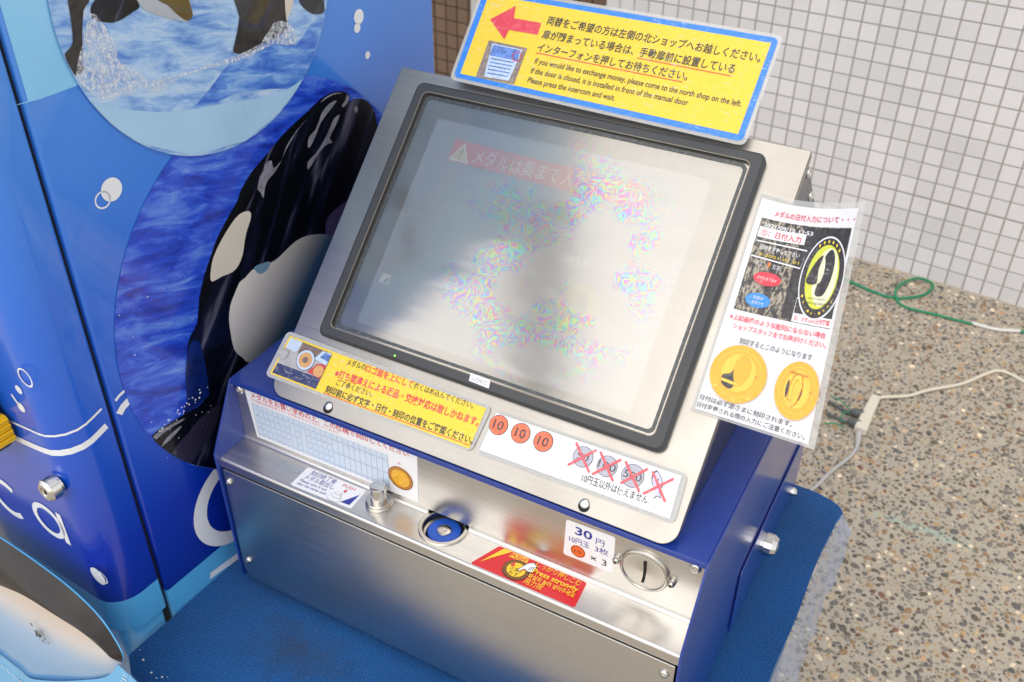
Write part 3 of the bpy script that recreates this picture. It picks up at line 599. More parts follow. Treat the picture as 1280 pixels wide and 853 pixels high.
tiles(-44, int(round(XB / .05)), bw, tmb, M_brown, WL(-1.6, 0))

# ---------------------------------------------------------------- carpeted table
def carpet_extra(t, b, coord, noise_):
    n = noise_(520, 4); r = t.nodes.new('ShaderNodeMapRange'); r.inputs[1].default_value = .3; r.inputs[2].default_value = .7; r.inputs[3].default_value = .5; r.inputs[4].default_value = 1.5; t.links.new(n, r.inputs[0])
    n2 = noise_(9, 5); r2 = t.nodes.new('ShaderNodeMapRange'); r2.inputs[1].default_value = .3; r2.inputs[2].default_value = .75; r2.inputs[3].default_value = 1.1; r2.inputs[4].default_value = .8; t.links.new(n2, r2.inputs[0])
    mu = t.nodes.new('ShaderNodeMath'); mu.operation = 'MULTIPLY'; t.links.new(r.outputs[0], mu.inputs[0]); t.links.new(r2.outputs[0], mu.inputs[1])
    # darker, greyer patch in front of the machine
    mp = t.nodes.new('ShaderNodeMapping'); mp.inputs['Location'].default_value = (.150, .085, 0); t.links.new(coord(), mp.inputs[0])
    mp2 = t.nodes.new('ShaderNodeMapping'); mp2.inputs['Scale'].default_value = (13, 22, 0); t.links.new(mp.outputs[0], mp2.inputs[0])
    ln = t.nodes.new('ShaderNodeVectorMath'); ln.operation = 'LENGTH'; t.links.new(mp2.outputs[0], ln.inputs[0])
    ad = t.nodes.new('ShaderNodeMath'); ad.operation = 'MULTIPLY_ADD'; ad.inputs[1].default_value = 1.4; t.links.new(noise_(40, 5), ad.inputs[0]); t.links.new(ln.outputs['Value'], ad.inputs[2])
    mr = t.nodes.new('ShaderNodeMapRange'); mr.inputs[1].default_value = 1.7; mr.inputs[2].default_value = .7; mr.inputs[3].default_value = 0; mr.inputs[4].default_value = .6; t.links.new(ad.outputs[0], mr.inputs[0])
    mx = t.nodes.new('ShaderNodeMix'); mx.data_type = 'RGBA'; mx.inputs[6].default_value = (*lin((0, 78, 142)), 1); mx.inputs[7].default_value = (*lin((34, 48, 66)), 1); t.links.new(mr.outputs[0], mx.inputs[0])
    m2 = t.nodes.new('ShaderNodeMix'); m2.data_type = 'RGBA'; m2.blend_type = 'MULTIPLY'; m2.inputs[0].default_value = 1; t.links.new(mx.outputs[2], m2.inputs[6]); t.links.new(mu.outputs[0], m2.inputs[7])
    # pale lint specks
    v = t.nodes.new('ShaderNodeTexVoronoi'); v.inputs['Scale'].default_value = 85; t.links.new(coord(), v.inputs['Vector'])
    lt = t.nodes.new('ShaderNodeMath'); lt.operation = 'LESS_THAN'; lt.inputs[1].default_value = .045; t.links.new(v.outputs['Distance'], lt.inputs[0])
    sc_ = t.nodes.new('ShaderNodeSeparateColor'); t.links.new(v.outputs['Color'], sc_.inputs[0]); g2 = t.nodes.new('ShaderNodeMath'); g2.operation = 'GREATER_THAN'; g2.inputs[1].default_value = .72; t.links.new(sc_.outputs[0], g2.inputs[0])
    mm = t.nodes.new('ShaderNodeMath'); mm.operation = 'MULTIPLY'; t.links.new(lt.outputs[0], mm.inputs[0]); t.links.new(g2.outputs[0], mm.inputs[1])
    m4 = t.nodes.new('ShaderNodeMix'); m4.data_type = 'RGBA'; m4.inputs[7].default_value = (*lin((120, 160, 200)), 1); t.links.new(mm.outputs[0], m4.inputs[0]); t.links.new(m2.outputs[2], m4.inputs[6])
    t.links.new(m4.outputs[2], b.inputs['Base Color'])
    bp = t.nodes.new('ShaderNodeBump'); bp.inputs['Distance'].default_value = .0018; t.links.new(n, bp.inputs['Height']); t.links.new(bp.outputs[0], b.inputs['Normal'])
    b.inputs['Sheen Weight'].default_value = .25; b.inputs['Sheen Roughness'].default_value = .5
M_carpet = mat('blue_felt_carpet', rough=.95, spec=.15, extra=carpet_extra)
M_carpetedge = mat('lit_carpet_edge', (60, 140, 215), rough=.85, bump=.0006, bscale=600)  # carpet side painted paler, the light on it put into the colour
table = thing('display_table', 'table topped with blue felt carpet under the steel engraving machine', 'table', (0, .15, 0))
def wob(y): return .0016 * math.sin(y * 31 + .5) + .0022 * math.sin(y * 13 + 2)
edge = []                                            # outline, counter-clockwise from the vending corner
p = VA - DV * .065 + NV * .003; edge += [(p.x, p.y)]
edge += [(p.x + .02, p.y - .016), (p.x + .045, p.y - .021), (-.235, -.197), (-.18, -.165), (-.10, -.125), (0, -.105), (.15, -.095), (.30, -.09), (.322, -.082), (.3315, -.065)]
for i in range(1, 24):
    y = -.065 + i * .021; edge.append((.3335 + wob(y) + .004 * max(0, y), y))
edge += [(.342, .437), (.336, .446), (.323, .4535), (.3, .459), (.28, .4595), (.1, .461), (-.2, .462)]
q = VA + DV * .57 + NV * .003; edge += [(-.268, .462)]
top = Geo(); top.prism(edge, CZ - .006, CZ, lambda a, b_, d: Vector((a, b_, d)))
mi = [0] * len(top.f); mi[0] = 1
for k in range(2, len(top.f)): mi[k] = 1
top.m = mi
bmc = top.obj('carpet', [M_carpet, M_carpetedge], table)
M_panel = mat('table_panel', (96, 120, 150), rough=.6, vary=.1)
g = Geo(); g.box((-.262, -.085, 0), (.315, .44, CZ - .0065)); g.obj('table_base', M_panel, table, bevel=.003)
# clear plastic skirt
def plastic_extra(t, b, coord, noise_):
    t.nodes.remove(b); out = [n for n in t.nodes if n.type == 'OUTPUT_MATERIAL'][0]
    tr = t.nodes.new('ShaderNodeBsdfTransparent'); tr.inputs[0].default_value = (.93, .94, .96, 1)
    pr = t.nodes.new('ShaderNodeBsdfPrincipled'); pr.inputs['Base Color'].default_value = (*lin((150, 163, 186)), 1); pr.inputs['Roughness'].default_value = .12
    bp = t.nodes.new('ShaderNodeBump'); bp.inputs['Distance'].default_value = .0025; t.links.new(noise_(30, 2, (1, .5, 1)), bp.inputs['Height']); t.links.new(bp.outputs[0], pr.inputs['Normal'])
    r = t.nodes.new('ShaderNodeMapRange'); r.inputs[1].default_value = .35; r.inputs[2].default_value = .65; r.inputs[3].default_value = .48; r.inputs[4].default_value = .7; t.links.new(noise_(30, 2), r.inputs[0])
    mx = t.nodes.new('ShaderNodeMixShader'); t.links.new(r.outputs[0], mx.inputs[0])
    t.links.new(tr.outputs[0], mx.inputs[1]); t.links.new(pr.outputs[0], mx.inputs[2]); t.links.new(mx.outputs[0], out.inputs[0])
M_plastic = mat('crumpled_clear_plastic', extra=plastic_extra)
g = Geo(); NYp = 90; NZp = 12
V = []
for i in range(NYp + 1):
    y = -.07 + i * (.437 + .07) / NYp
    x0 = .3340 + wob(y) + .004 * max(0, y)
    for j in range(NZp + 1):
        t_ = j / NZp; drop = .062 * t_ * min(1, (.47 - y) / .12 + .1)
        V.append((x0 + .0015 + .020 * t_ + .0016 * t_ * math.sin(y * 70) + .0010 * t_ * math.sin(y * 151 + 3 * t_), y, CZ - .002 - drop))
F = [(i * (NZp + 1) + j, (i + 1) * (NZp + 1) + j, (i + 1) * (NZp + 1) + j + 1, i * (NZp + 1) + j + 1) for i in range(NYp) for j in range(NZp)]
g.add(V, F); tag(g.obj('plastic_sheet', M_plastic, smooth=True, origin=(.34, .1, CZ - .06), sharp=180), 'crumpled clear plastic sheet hanging from the right edge of the carpeted table', 'plastic sheet')

# ---------------------------------------------------------------- vending machine
VM = thing('vending_machine', 'tall blue souvenir vending machine with orca pictures on its side', 'vending machine', VA + NV * -.3 + DV * .25)
def ramp_mat(name, stops, rough=.3, coat=.7, coat_rough=.07):
    def ex(t, b, coord, noise_):
        s = t.nodes.new('ShaderNodeSeparateXYZ'); t.links.new(coord(), s.inputs[0])
        r = t.nodes.new('ShaderNodeMapRange'); r.inputs[1].default_value = .5; r.inputs[2].default_value = 1.5; t.links.new(s.outputs[2], r.inputs[0])
        cr = t.nodes.new('ShaderNodeValToRGB'); els = cr.color_ramp.elements
        els[0].position = stops[0][0] - .5; els[0].color = (*lin(stops[0][1]), 1); els[1].position = min(1, stops[-1][0] - .5); els[1].color = (*lin(stops[-1][1]), 1)
        for z, c in stops[1:-1]: e = els.new(z - .5); e.color = (*lin(c), 1)
        t.links.new(r.outputs[0], cr.inputs[0]); t.links.new(cr.outputs[0], b.inputs['Base Color'])
    return mat(name, rough=rough, coat=coat, coat_rough=coat_rough, extra=ex, coat_bump=.0002, cscale=5)
M_wrap = ramp_mat('blue_vinyl_wrap', [(.60, (4, 34, 140)), (.72, (6, 46, 172)), (.86, (16, 84, 204)), (1.0, (36, 106, 216)), (1.15, (56, 130, 228)), (1.5, (100, 170, 240))])
M_wrapl = ramp_mat('light_blue_wrap', [(.5, (70, 160, 222)), (.64, (76, 168, 226)), (1.1, (80, 156, 230)), (1.17, (130, 200, 246)), (1.5, (158, 216, 250))])
M_band = mat('pale_blue_base_band', (84, 172, 226), rough=.3, coat=.5, coat_rough=.1)
M_vw = mat('white_vinyl', (232, 236, 242), rough=.35, coat=.4)
ZT = 1.78; WV = .62
def vpanel(name, a0, a1, z0, z1, m_, rr=.022):
    g = Geo(); g.prism(rrect(-WV, a0, 0, a1, [0, rr, rr, 0] if a1 > .1 else [0, rr, 0, 0], 8), z0, z1, lambda x, a, z: VA + NV * x + DV * a + ZV * z); return g.obj(name, m_, VM, smooth=True)
# body shell (behind the seam) and hinged front door
vpanel('body', .0022, .5519, .612, ZT, M_wrap, .004)
vpanel('base_band', .0022, .5510, .02, .6118, M_band, .004)
def door(name, z0, z1, m_):
    g = Geo(); g.prism(rrect(-WV, -FE, 0, -.0022, [.02, .034, .004, 0], 12), z0, z1, lambda x, a, z: VA + NV * x + DV * a + ZV * z); return g.obj(name, m_, VM, smooth=True)
door('door', .6398, ZT, M_wrap); door('door_base_band', .592, .6395, M_band)
g = Geo(); g.prism(rrect(-WV + .01, -FE + .006, -.006, -.0045, [.02, .02, .004, 0], 8), .02, .5915, lambda x, a, z: VA + NV * x + DV * a + ZV * z); g.obj('plinth', M_band, VM, smooth=True)
g = Geo(); g.prism([(-WV + .02, -.006), (-.0065, -.006), (-.0065, .006), (-WV + .02, .006)], .03, ZT - .01, lambda x, a, z: VA + NV * x + DV * a + ZV * z); g.obj('seam_gasket', M_black, VM)
S = D['S']; F_ = D['F']
def water_mat(name, c0, c1, c2, sc_=1, ang=0, thr=.62):
    """printed photograph of sea water: streaky waves"""
    def ex(t, b, coord, noise_):
        mp = t.nodes.new('ShaderNodeMapping'); mp.inputs['Rotation'].default_value = (math.radians(ang), 0, 0); t.links.new(coord(), mp.inputs[0])
        m2 = t.nodes.new('ShaderNodeMapping'); m2.inputs['Scale'].default_value = (0, 15 * sc_, 62 * sc_); t.links.new(mp.outputs[0], m2.inputs[0])
        n = t.nodes.new('ShaderNodeTexNoise'); n.inputs['Scale'].default_value = 1; n.inputs['Detail'].default_value = 9; n.inputs['Roughness'].default_value = .66; n.inputs['Distortion'].default_value = .5; t.links.new(m2.outputs[0], n.inputs['Vector'])
        cr = t.nodes.new('ShaderNodeValToRGB'); e = cr.color_ramp.elements; e[0].position = .34; e[0].color = (*lin(c0), 1); e[1].position = thr + .14; e[1].color = (*lin(c2), 1)
        k = e.new(.5); k.color = (*lin(c1), 1); k = e.new(thr); k.color = (*lin(tuple((a_ + b_) / 2 for a_, b_ in zip(c1, c2))), 1)
        t.links.new(n.outputs['Fac'], cr.inputs[0])
        t.links.new(cr.outputs[0], b.inputs['Base Color'])
    return mat(name, rough=.3, coat=.6, coat_rough=.07, extra=ex, coat_bump=.0002, cscale=5)
M_sea = water_mat('print_deep_sea', (14, 34, 150), (34, 78, 214), (140, 182, 242), 1.0, 16)
M_seal = water_mat('print_pale_sea', (74, 128, 212), (150, 190, 238), (198, 220, 244), 1.3, 14, .56)
M_seam = water_mat('print_mid_sea', (38, 86, 200), (84, 140, 224), (170, 204, 242), 1.4, 14, .58)
def print_mat(name, rgb, **k): return mat(name, rgb, rough=.3, coat=.6, coat_rough=.06, coat_bump=.0002, cscale=5, **k)
def sheen_extra(t, b, coord, noise_):      # wet gleams that are part of the printed photograph
    mp = t.nodes.new('ShaderNodeMapping'); mp.inputs['Rotation'].default_value = (math.radians(-52), 0, 0); t.links.new(coord(), mp.inputs[0])
    m2 = t.nodes.new('ShaderNodeMapping'); m2.inputs['Scale'].default_value = (0, 8, 48); t.links.new(mp.outputs[0], m2.inputs[0])
    n = t.nodes.new('ShaderNodeTexNoise'); n.inputs['Scale'].default_value = 1; n.inputs['Detail'].default_value = 4; n.inputs['Distortion'].default_value = .6; t.links.new(m2.outputs[0], n.inputs['Vector'])
    cr = t.nodes.new('ShaderNodeValToRGB'); e = cr.color_ramp.elements; e[0].position = .50; e[0].color = (*lin((5, 7, 14)), 1); e[1].position = .76; e[1].color = (*lin((104, 104, 122)), 1)
    k = e.new(.60); k.color = (*lin((16, 20, 42)), 1); t.links.new(n.outputs['Fac'], cr.inputs[0]); t.links.new(cr.outputs[0], b.inputs['Base Color'])
M_ok = print_mat('print_orca_black', (9, 11, 18), extra=sheen_extra); M_okr = print_mat('print_orca_navy', (10, 34, 104), vary=.4, vscale=30)
M_ow = print_mat('print_orca_white', (216, 209, 198), vary=.06, vscale=12); M_oh = print_mat('print_highlight', (138, 138, 152), vary=.35, vscale=90)
M_obr = print_mat('print_orca_brown', (46, 42, 42), vary=.6, vscale=90); M_pool = print_mat('print_pool_pale', (166, 206, 240), vary=.06, vscale=14)
M_purple = print_mat('print_purple_grey', (74, 66, 108), vary=.2); M_pink = print_mat('print_teeth', (190, 160, 150))
def foam_extra(t, b, coord, noise_):
    r = t.nodes.new('ShaderNodeMapRange'); r.inputs[1].default_value = .40; r.inputs[2].default_value = .62; t.links.new(noise_(240, 8, None, .75), r.inputs[0]); t.links.new(r.outputs[0], b.inputs['Alpha'])
M_foam = print_mat('print_foam', (224, 232, 244), extra=foam_extra)
def belly_extra(t, b, coord, noise_):     # printed belly: cream to teal as in the picture
    dt = t.nodes.new('ShaderNodeVectorMath'); dt.operation = 'DOT_PRODUCT'; dt.inputs[1].default_value = (0, .66, -.75); t.links.new(coord(), dt.inputs[0])
    r = t.nodes.new('ShaderNodeMapRange'); r.inputs[1].default_value = BELLY0; r.inputs[2].default_value = BELLY0 + .14; t.links.new(dt.outputs['Value'], r.inputs[0])
    cr = t.nodes.new('ShaderNodeValToRGB'); e = cr.color_ramp.elements; e[0].color = (*lin((224, 220, 216)), 1); e[1].color = (*lin((10, 62, 116)), 1)
    k = e.new(.4); k.color = (*lin((196, 192, 190)), 1); k = e.new(.72); k.color = (*lin((60, 92, 122)), 1)
    t.links.new(r.outputs[0], cr.inputs[0]); t.links.new(cr.outputs[0], b.inputs['Base Color'])
_bp = SP(*S['belly'][12]); BELLY0 = .66 * _bp.y - .75 * _bp.z
M_belly = print_mat('print_orca_belly', (200, 196, 190), extra=belly_extra)
SPf = lambda a, z, h: SP(a, z, h)
A1, A2 = .004 + .002, .5509
pr = Print(SPf, base=.0004, step=.00025)
# light blue field above the printed arc, clipped left of the photographs
bl = S['lb']; pr.poly([(A1, bl[1][1]), *bl[1:], (.10, bl[-1][1] + .02), (.10, ZT - .01), (A1, ZT - .01)], M_wrapl)
o = pr.done('printed_wave', VM)
C1, R1 = (.2085, 1.2525), .1645; C2, R2 = (.2515, .905), .2335
def disc_clip(c, r, n=72): return circle(c, r, n)
M_ring1 = None
pr = Print(SPf, base=.0008, step=.00022)
pr.poly(disc_clip(C2, R2), M_sea); pr.up()
def clipc(pts, c, r):
    out = []
    for p in pts:
        d = math.hypot(p[0] - c[0], p[1] - c[1])
        out.append(p if d <= r else (c[0] + (p[0] - c[0]) * r / d, c[1] + (p[1] - c[1]) * r / d))
    return out
RC = R2 - .0005
pr.poly(clipc(smoothpoly(S['orca'], 2), C2, RC), M_ok); pr.up()
pr.poly(clipc(smoothpoly(S['rear'], 2), C2, RC), M_okr)
pr.poly(clipc(smoothpoly(S['purple'], 2), C2, RC), M_purple)
pr.poly(clipc(smoothpoly(S['eye'], 2), C2, RC), M_ow); pr.poly(clipc(smoothpoly(S['belly'], 2), C2, RC), M_belly); pr.up()
pr.poly(smoothpoly(S['blob'], 2), print_mat('print_blob_blue', (112, 150, 176)))
for k in ('hl1', 'hl2', 'hl3', 'hl4', 'hl5', 'hl6', 'hl7', 'hl8'): pr.poly(clipc(smoothpoly(S[k], 2), C2, RC), M_oh)
pr.poly(clipc(smoothpoly(S['hl9'], 2), C2, RC), print_mat('print_dark_sheen', (44, 42, 62)))
for k in range(5): a, z = S['purple'][4]; pr.poly([(a + .004 + k * .006, z - .026), (a + .008 + k * .006, z - .026), (a + .0065 + k * .006, z - .012)], M_pink)
rs = random.Random(5)
for k in range(46):        # sparkles on the printed water
    if k < 26: a = .044 + k * .0024 + rs.uniform(-.002, .002); z = .822 + k * .0006 + rs.uniform(-.006, .006); r_ = rs.uniform(.0006, .0016)
    else: a = rs.uniform(.03, .115); z = rs.uniform(.77, .98) if a < .09 else rs.uniform(.79, .84); r_ = rs.uniform(.0004, .0010)
    if a < .155: pr.poly(circle((a, z), r_, 8, r_ * .8), M_vw)
pr.done('orca_portrait_print', VM)
pr = Print(SPf, base=.0022, step=.00022)
pr.poly(disc_clip(C1, R1), M_seal); pr.up()
RC = R1 - .0005
cl = lambda k, s_=2: clipc(smoothpoly(S[k], s_), C1, RC)
pr.poly(cl('deep'), M_seam); pr.up(); pr.poly(cl('pool'), M_pool); pr.up()
pr.poly(cl('oa'), M_obr); pr.poly(cl('ob'), M_ok); pr.poly(cl('oc'), print_mat('print_grey_white', (176, 184, 196), vary=.1)); pr.poly(cl('od'), M_obr); pr.poly(cl('od2'), M_ow); pr.poly(cl('oe'), M_ok); pr.up()
pr.poly(cl('ocd'), print_mat('print_olive_brown', (96, 80, 34), vary=.3, vscale=40)); pr.poly(cl('splash1'), M_foam); pr.poly(cl('splash2'), M_foam)
pr.done('orca_show_print', VM)
# bubbles, stripes, big ring letter
pr = Print(SPf, base=.0006, step=.0002)
def mark(name, fn, *calls):
    p_ = Print(fn, base=.0006, step=.0002)
    for meth, a, k in calls: getattr(p_, meth)(*a, **k)
    return p_.done(name, VM)
for i, (c, e) in enumerate(S['bub']):
    r_ = math.hypot(c[0] - e[0], c[1] - e[1]); mark('bubble_mark', SPf, ('poly', (circle(c, r_, 24), M_vw), {}))
c, e = S['bring']; r_ = math.hypot(c[0] - e[0], c[1] - e[1]); mark('bubble_ring', SPf, ('ring', (c, r_ - .0016, r_, M_vw), {}))
mark('thick_stripe', SPf, ('path', ([(.0062, .8736), (.012, .8785), (.03, .8850)], .0085, M_vw), {}))
mark('thin_stripe', SPf, ('path', ([(.0062, .8905), (.012, .8935), (.025, .8965)], .0032, M_vw), {}))
o1 = S['o']; cx = .130; mark('ring_letter', SPf, ('ring', ((.1285, .6665), .0525, .0722, M_vw, 48, .92), {}))
mark('white_strip', SPf, ('poly', ([(.0596, .5781), (.1085, .5712), (.1085, .5816), (.0622, .5868)], M_vw), {}))
# door stripes wrap round the corner: front part on the flat, then along the rounded corner
def CORNER(s_, z, h):
    """s_: distance along the door surface; 0 = where the corner arc starts, negative on the front"""
    R = .034; x0 = -R; arc = R * math.pi / 2
    if s_ <= 0: return FP(x0 + s_, z, h)
    if s_ < arc:
        a = s_ / R; return FP(x0 + (R + h) * math.sin(a), z, -R + (R + h) * math.cos(a))
    return VA + NV * h + DV * (-FE + R + (s_ - arc)) + ZV * z
pc = Print(CORNER, base=.0006)
st = [(-.35, .848), (-.0734, .849), (-.05, .851), (-.015, .8555), (.0, .858), (.01, .8585), (.02, .8595), (.03, .8605), (.041, .862), (.05, .864), (.06, .867), (.0695, .8700)]
pc.path(st, .0075, M_vw); pc.path([(x, z + .0215 + (.001 if x < 0 else .0)) for x, z in st], .0026, M_vw)
pc.done('door_stripes', VM)
FPf = lambda x, z, h: FP(x, z, h)
for k in ('dot', 'drop', 'disc'):
    c, e = F_[k]; r_ = max(.0024, math.hypot(c[0] - e[0], c[1] - e[1])); calls = [('poly', (circle(c, r_, 20), M_vw), {})]
    if k == 'drop': calls.append(('poly', ([(c[0] - .002, c[1] + .004), (c[0] - .0085, c[1] + .013), (c[0] - .011, c[1] + .011), (c[0] - .004, c[1])], M_vw), {}))
    mark('bubble_mark', FPf, *calls)
mark('bubble_ring', FPf, ('ring', (F_['ring'][0], .0085, .0105, M_vw), {}))
mark('bubble_ring', FPf, ('ring', ((F_['disc'][0][0] + .008, F_['disc'][0][1] + .003), .0072, .0085, M_vw), {}))
mark('letter_a', FPf, ('ring', ((-.077, .7375), .0185, .0262, M_vw, 40, .9), {}), ('poly', ([(-.056, .762), (-.0475, .762), (-.0475, .716), (-.056, .716)], M_vw), {}))
arc_ = [(-.151 + .0262 * math.cos(math.radians(a)), .7315 + .024 * math.sin(math.radians(a))) for a in range(50, 311, 10)]
mark('letter_c', FPf, ('path', (arc_, .008, M_vw), {}))
mark('letter_i', FPf, ('poly', ([(-.196, .756), (-.188, .756), (-.188, .706), (-.196, .706)], M_vw), {}))

# door lock

LK = lambda x, y, h: FP(-.029 + x, .816 + y, h)
g = Geo(); g.lathe([(.0105, 0), (.0105, .004), (.013, .004), (.0125, .013), (.0095, .016), (.006, .0162), (.006, .0150), (.0048, .0150)], LK, 28)
lo = g.obj('lock', M_chrome, VM, smooth=True)
g = Geo(); g.box((-.0008, -.003, .0151), (.0008, .003, .0156), fn=LK); g.obj('keyhole', M_black, lo)
# brush hanging at the door edge of the frame
M_brg = mat('charcoal_plastic', (66, 66, 72), rough=.55, bump=.0002, bscale=300); M_bry = mat('yellow_rubber', (240, 190, 20), rough=.5)
bt = thing('grip_block', 'charcoal grey block with a ribbed yellow pad beside the vending machine door', 'grip', FP(-.105, .80, .03))
g = Geo(); g.prism(quadround([(-.19, .834), (-.092, .838), (-.078, .850), (-.073, .868), (-.086, .90), (-.096, .95), (-.19, .99)], .006), .006, .031, lambda x, z, h: FP(x, z, h)); g.obj('block', M_brg, bt, bevel=.002, smooth=True)
g = Geo()
for k in range(8):
    z = .858 + k * .0034; x1 = -.0705 - .0004 * k + (.0012 if k % 2 else 0)
    g.box((-.15, .0045, z), (x1, .0355, z + .0024), fn=lambda x, h, z_: FP(x, z_, h))
g.box((-.15, .0045, .857), (-.0740, .0345, .886), fn=lambda x, h, z_: FP(x, z_, h))
g.obj('ribbed_pad', M_bry, bt, bevel=.0004)

# ---------------------------------------------------------------- orca shaped panel in front of the vending machine
ob = thing('orca_shaped_panel', 'rounded orca shaped panel, brown back over pale belly, at the foot of the vending machine', 'panel', VA - DV * .11 + NV * -.1)
EO = .118
topo = [(-.34, .675, .086), (-.22, .692, .087), (-.1405, .6981, .088), (-.0842, .6975, .088), (-.0301, .6942, .089), (.009, .6876, .091), (.0351, .6792, .094), (.0532, .663, .097), (.0603, .6508, .099), (.0561, .6383, .1)]
splt = [(-.34, .60, .114), (-.22, .628, .114), (-.1212, .6584, .114), (-.072, .673, .114), (-.016, .678, .114), (.0324, .6774, .112), (.0526, .6645, .107), (.0561, .6383, .1)]
botm = [(-.34, .46, .118), (-.25, .478, .118), (-.1981, .4877, .118), (-.1595, .4870, .118), (-.1283, .4900, .118), (-.0223, .5612, .114), (.0363, .6034, .106), (.051, .6235, .102), (.0561, .6383, .1)]
def smooth3(P, k=6):
    P = [Vector(p) for p in P]; out = []; N = len(P)
    for i in range(N - 1):
        p0, p1, p2, p3 = P[max(0, i - 1)], P[i], P[i + 1], P[min(N - 1, i + 2)]
        for j in range(k):
            t = j / k; out.append(.5 * ((2 * p1) + (p2 - p0) * t + (2 * p0 - 5 * p1 + 4 * p2 - p3) * t * t + (3 * p1 - p0 - 3 * p2 + p3) * t ** 3))
    return out + [P[-1]]
def inflate(A, B, m_, name, bulge, n=10):
    g = Geo(); A_, B_ = smooth3(A), smooth3(B)
    def samp(P, t):
        x = t * (len(P) - 1); i = min(int(x), len(P) - 2); return P[i].lerp(P[i + 1], x - i)
    NT = 60; V = []
    for i in range(NT + 1):
        a = samp(A_, i / NT); b = samp(B_, i / NT)
        for j in range(n + 1):
            t = j / n; p = a.lerp(b, t); V.append(FP(p.x, p.y, p.z - FE + bulge * math.sin(math.pi * t) * min(1, 8 * (1 - i / NT))))
    F = [(i * (n + 1) + j, i * (n + 1) + j + 1, (i + 1) * (n + 1) + j + 1, (i + 1) * (n + 1) + j) for i in range(NT) for j in range(n)]
    g.add(V, F); return g.obj(name, m_, ob, smooth=True, sharp=180)
M_ob = mat('orca_panel_brown', (40, 33, 30), rough=.38, coat=.1, vary=.25, vscale=14)
def obelly(t, b, coord, noise_):
    s = t.nodes.new('ShaderNodeSeparateXYZ'); t.links.new(coord(), s.inputs[0])
    ad = t.nodes.new('ShaderNodeMath'); ad.operation = 'MULTIPLY_ADD'; ad.inputs[1].default_value = -.12; t.links.new(s.outputs[0], ad.inputs[0]); t.links.new(s.outputs[2], ad.inputs[2])
    r = t.nodes.new('ShaderNodeMapRange'); r.inputs[1].default_value = .712; r.inputs[2].default_value = .60; t.links.new(ad.outputs[0], r.inputs[0])
    cr = t.nodes.new('ShaderNodeValToRGB'); e = cr.color_ramp.elements; e[0].color = (*lin((206, 190, 176)), 1); e[1].color = (*lin((108, 164, 216)), 1)
    k = e.new(.2); k.color = (*lin((204, 200, 200)), 1); k = e.new(.5); k.color = (*lin((146, 180, 216)), 1)
    t.links.new(r.outputs[0], cr.inputs[0]); t.links.new(cr.outputs[0], b.inputs['Base Color'])
M_obl = mat('orca_panel_belly', (206, 200, 200), rough=.28, coat=.5, extra=obelly)
inflate(topo, splt, M_ob, 'brown_back', .007)
inflate(splt, botm, M_obl, 'pale_belly', .004)
inflate([(x, z, e - .0015) for x, z, e in topo], topo, M_band, 'back_edge', 0)
pr = Print(lambda x, z, h: FP(x, z, EO - FE + .0035 + h))
for k in range(22):        # scuffed paint specks
    pr.poly(circle((-.055 + random.gauss(0, .006), .628 + random.gauss(0, .005)), random.uniform(.0007, .0022), 7, random.uniform(.001, .003)), M_ob)
pr.done('scuff_marks', ob)
M_thread = mat('white_thread', (232, 236, 238), rough=.7)
M_trim = mat('pale_blue_vinyl_trim', (108, 176, 222), rough=.4, bump=.0008, bscale=60)
tr = thing('vinyl_trim', 'pale blue vinyl trim with white stitches along the belly of the orca shaped panel', 'trim', VA - DV * .14 + NV * -.1)
_tb = smooth3(botm)
def TRP(s, d, h):
    x = s * (len(_tb) - 1); i = min(int(x), len(_tb) - 2); p = _tb[i].lerp(_tb[i + 1], x - i); t_ = (_tb[i + 1] - _tb[i]).normalized()
    return FP(p.x + t_.y * (d + .006), p.y - t_.x * (d + .006), p.z - FE + .001 + h)
g = Geo(); V = []
for i in range(41):
    for j in range(5): V.append(TRP(i / 40, -.012 + j * .02, .0035 + .0006 * math.sin(i * .9 + j)))
g.add(V, [(i * 5 + j, i * 5 + j + 1, (i + 1) * 5 + j + 1, (i + 1) * 5 + j) for i in range(40) for j in range(4)]); g.obj('vinyl', M_trim, tr, smooth=True)
g = Geo()
for i in range(26):
    s = .04 + i * .0375
    for off in (.0, .0035):
        a = TRP(s + off * .6, .004, .0052); b = TRP(s + off * .6 + .012, .010, .0052); c_ = TRP(s + off * .6 + .016, .0085, .0052); d_ = TRP(s + off * .6 + .004, .0025, .0052)
        g.add([a, b, c_, d_], [(0, 1, 2, 3)])
g.obj('stitches', M_thread, tr)
# frayed white crumbs at the carpet corner
g = Geo(); rs = random.Random(9)
for k in range(6):
    t_ = rs.random(); a = Vector(edge[0]) * (1 - t_) + Vector(edge[3]) * t_ if k < 24 else Vector(edge[0]) + Vector((rs.uniform(0, .012), rs.uniform(0, .14)))
    c = Vector((a.x + rs.uniform(.0, .012), a.y + rs.uniform(-.001, .012), CZ + .0006)); r_ = rs.uniform(.0006, .0019)
    g.add([c + Vector((r_, 0, 0)), c + Vector((0, r_, .0004)), c + Vector((-r_, 0, 0)), c + Vector((0, -r_ * .7, .001)), c + Vector((0, 0, r_))], [(0, 1, 4), (1, 2, 4), (2, 3, 4), (3, 0, 4)])
tag(g.obj('crumbs', M_thread, origin=(-.29, -.19, CZ)), 'white crumbs along the frayed carpet corner', kind='stuff')

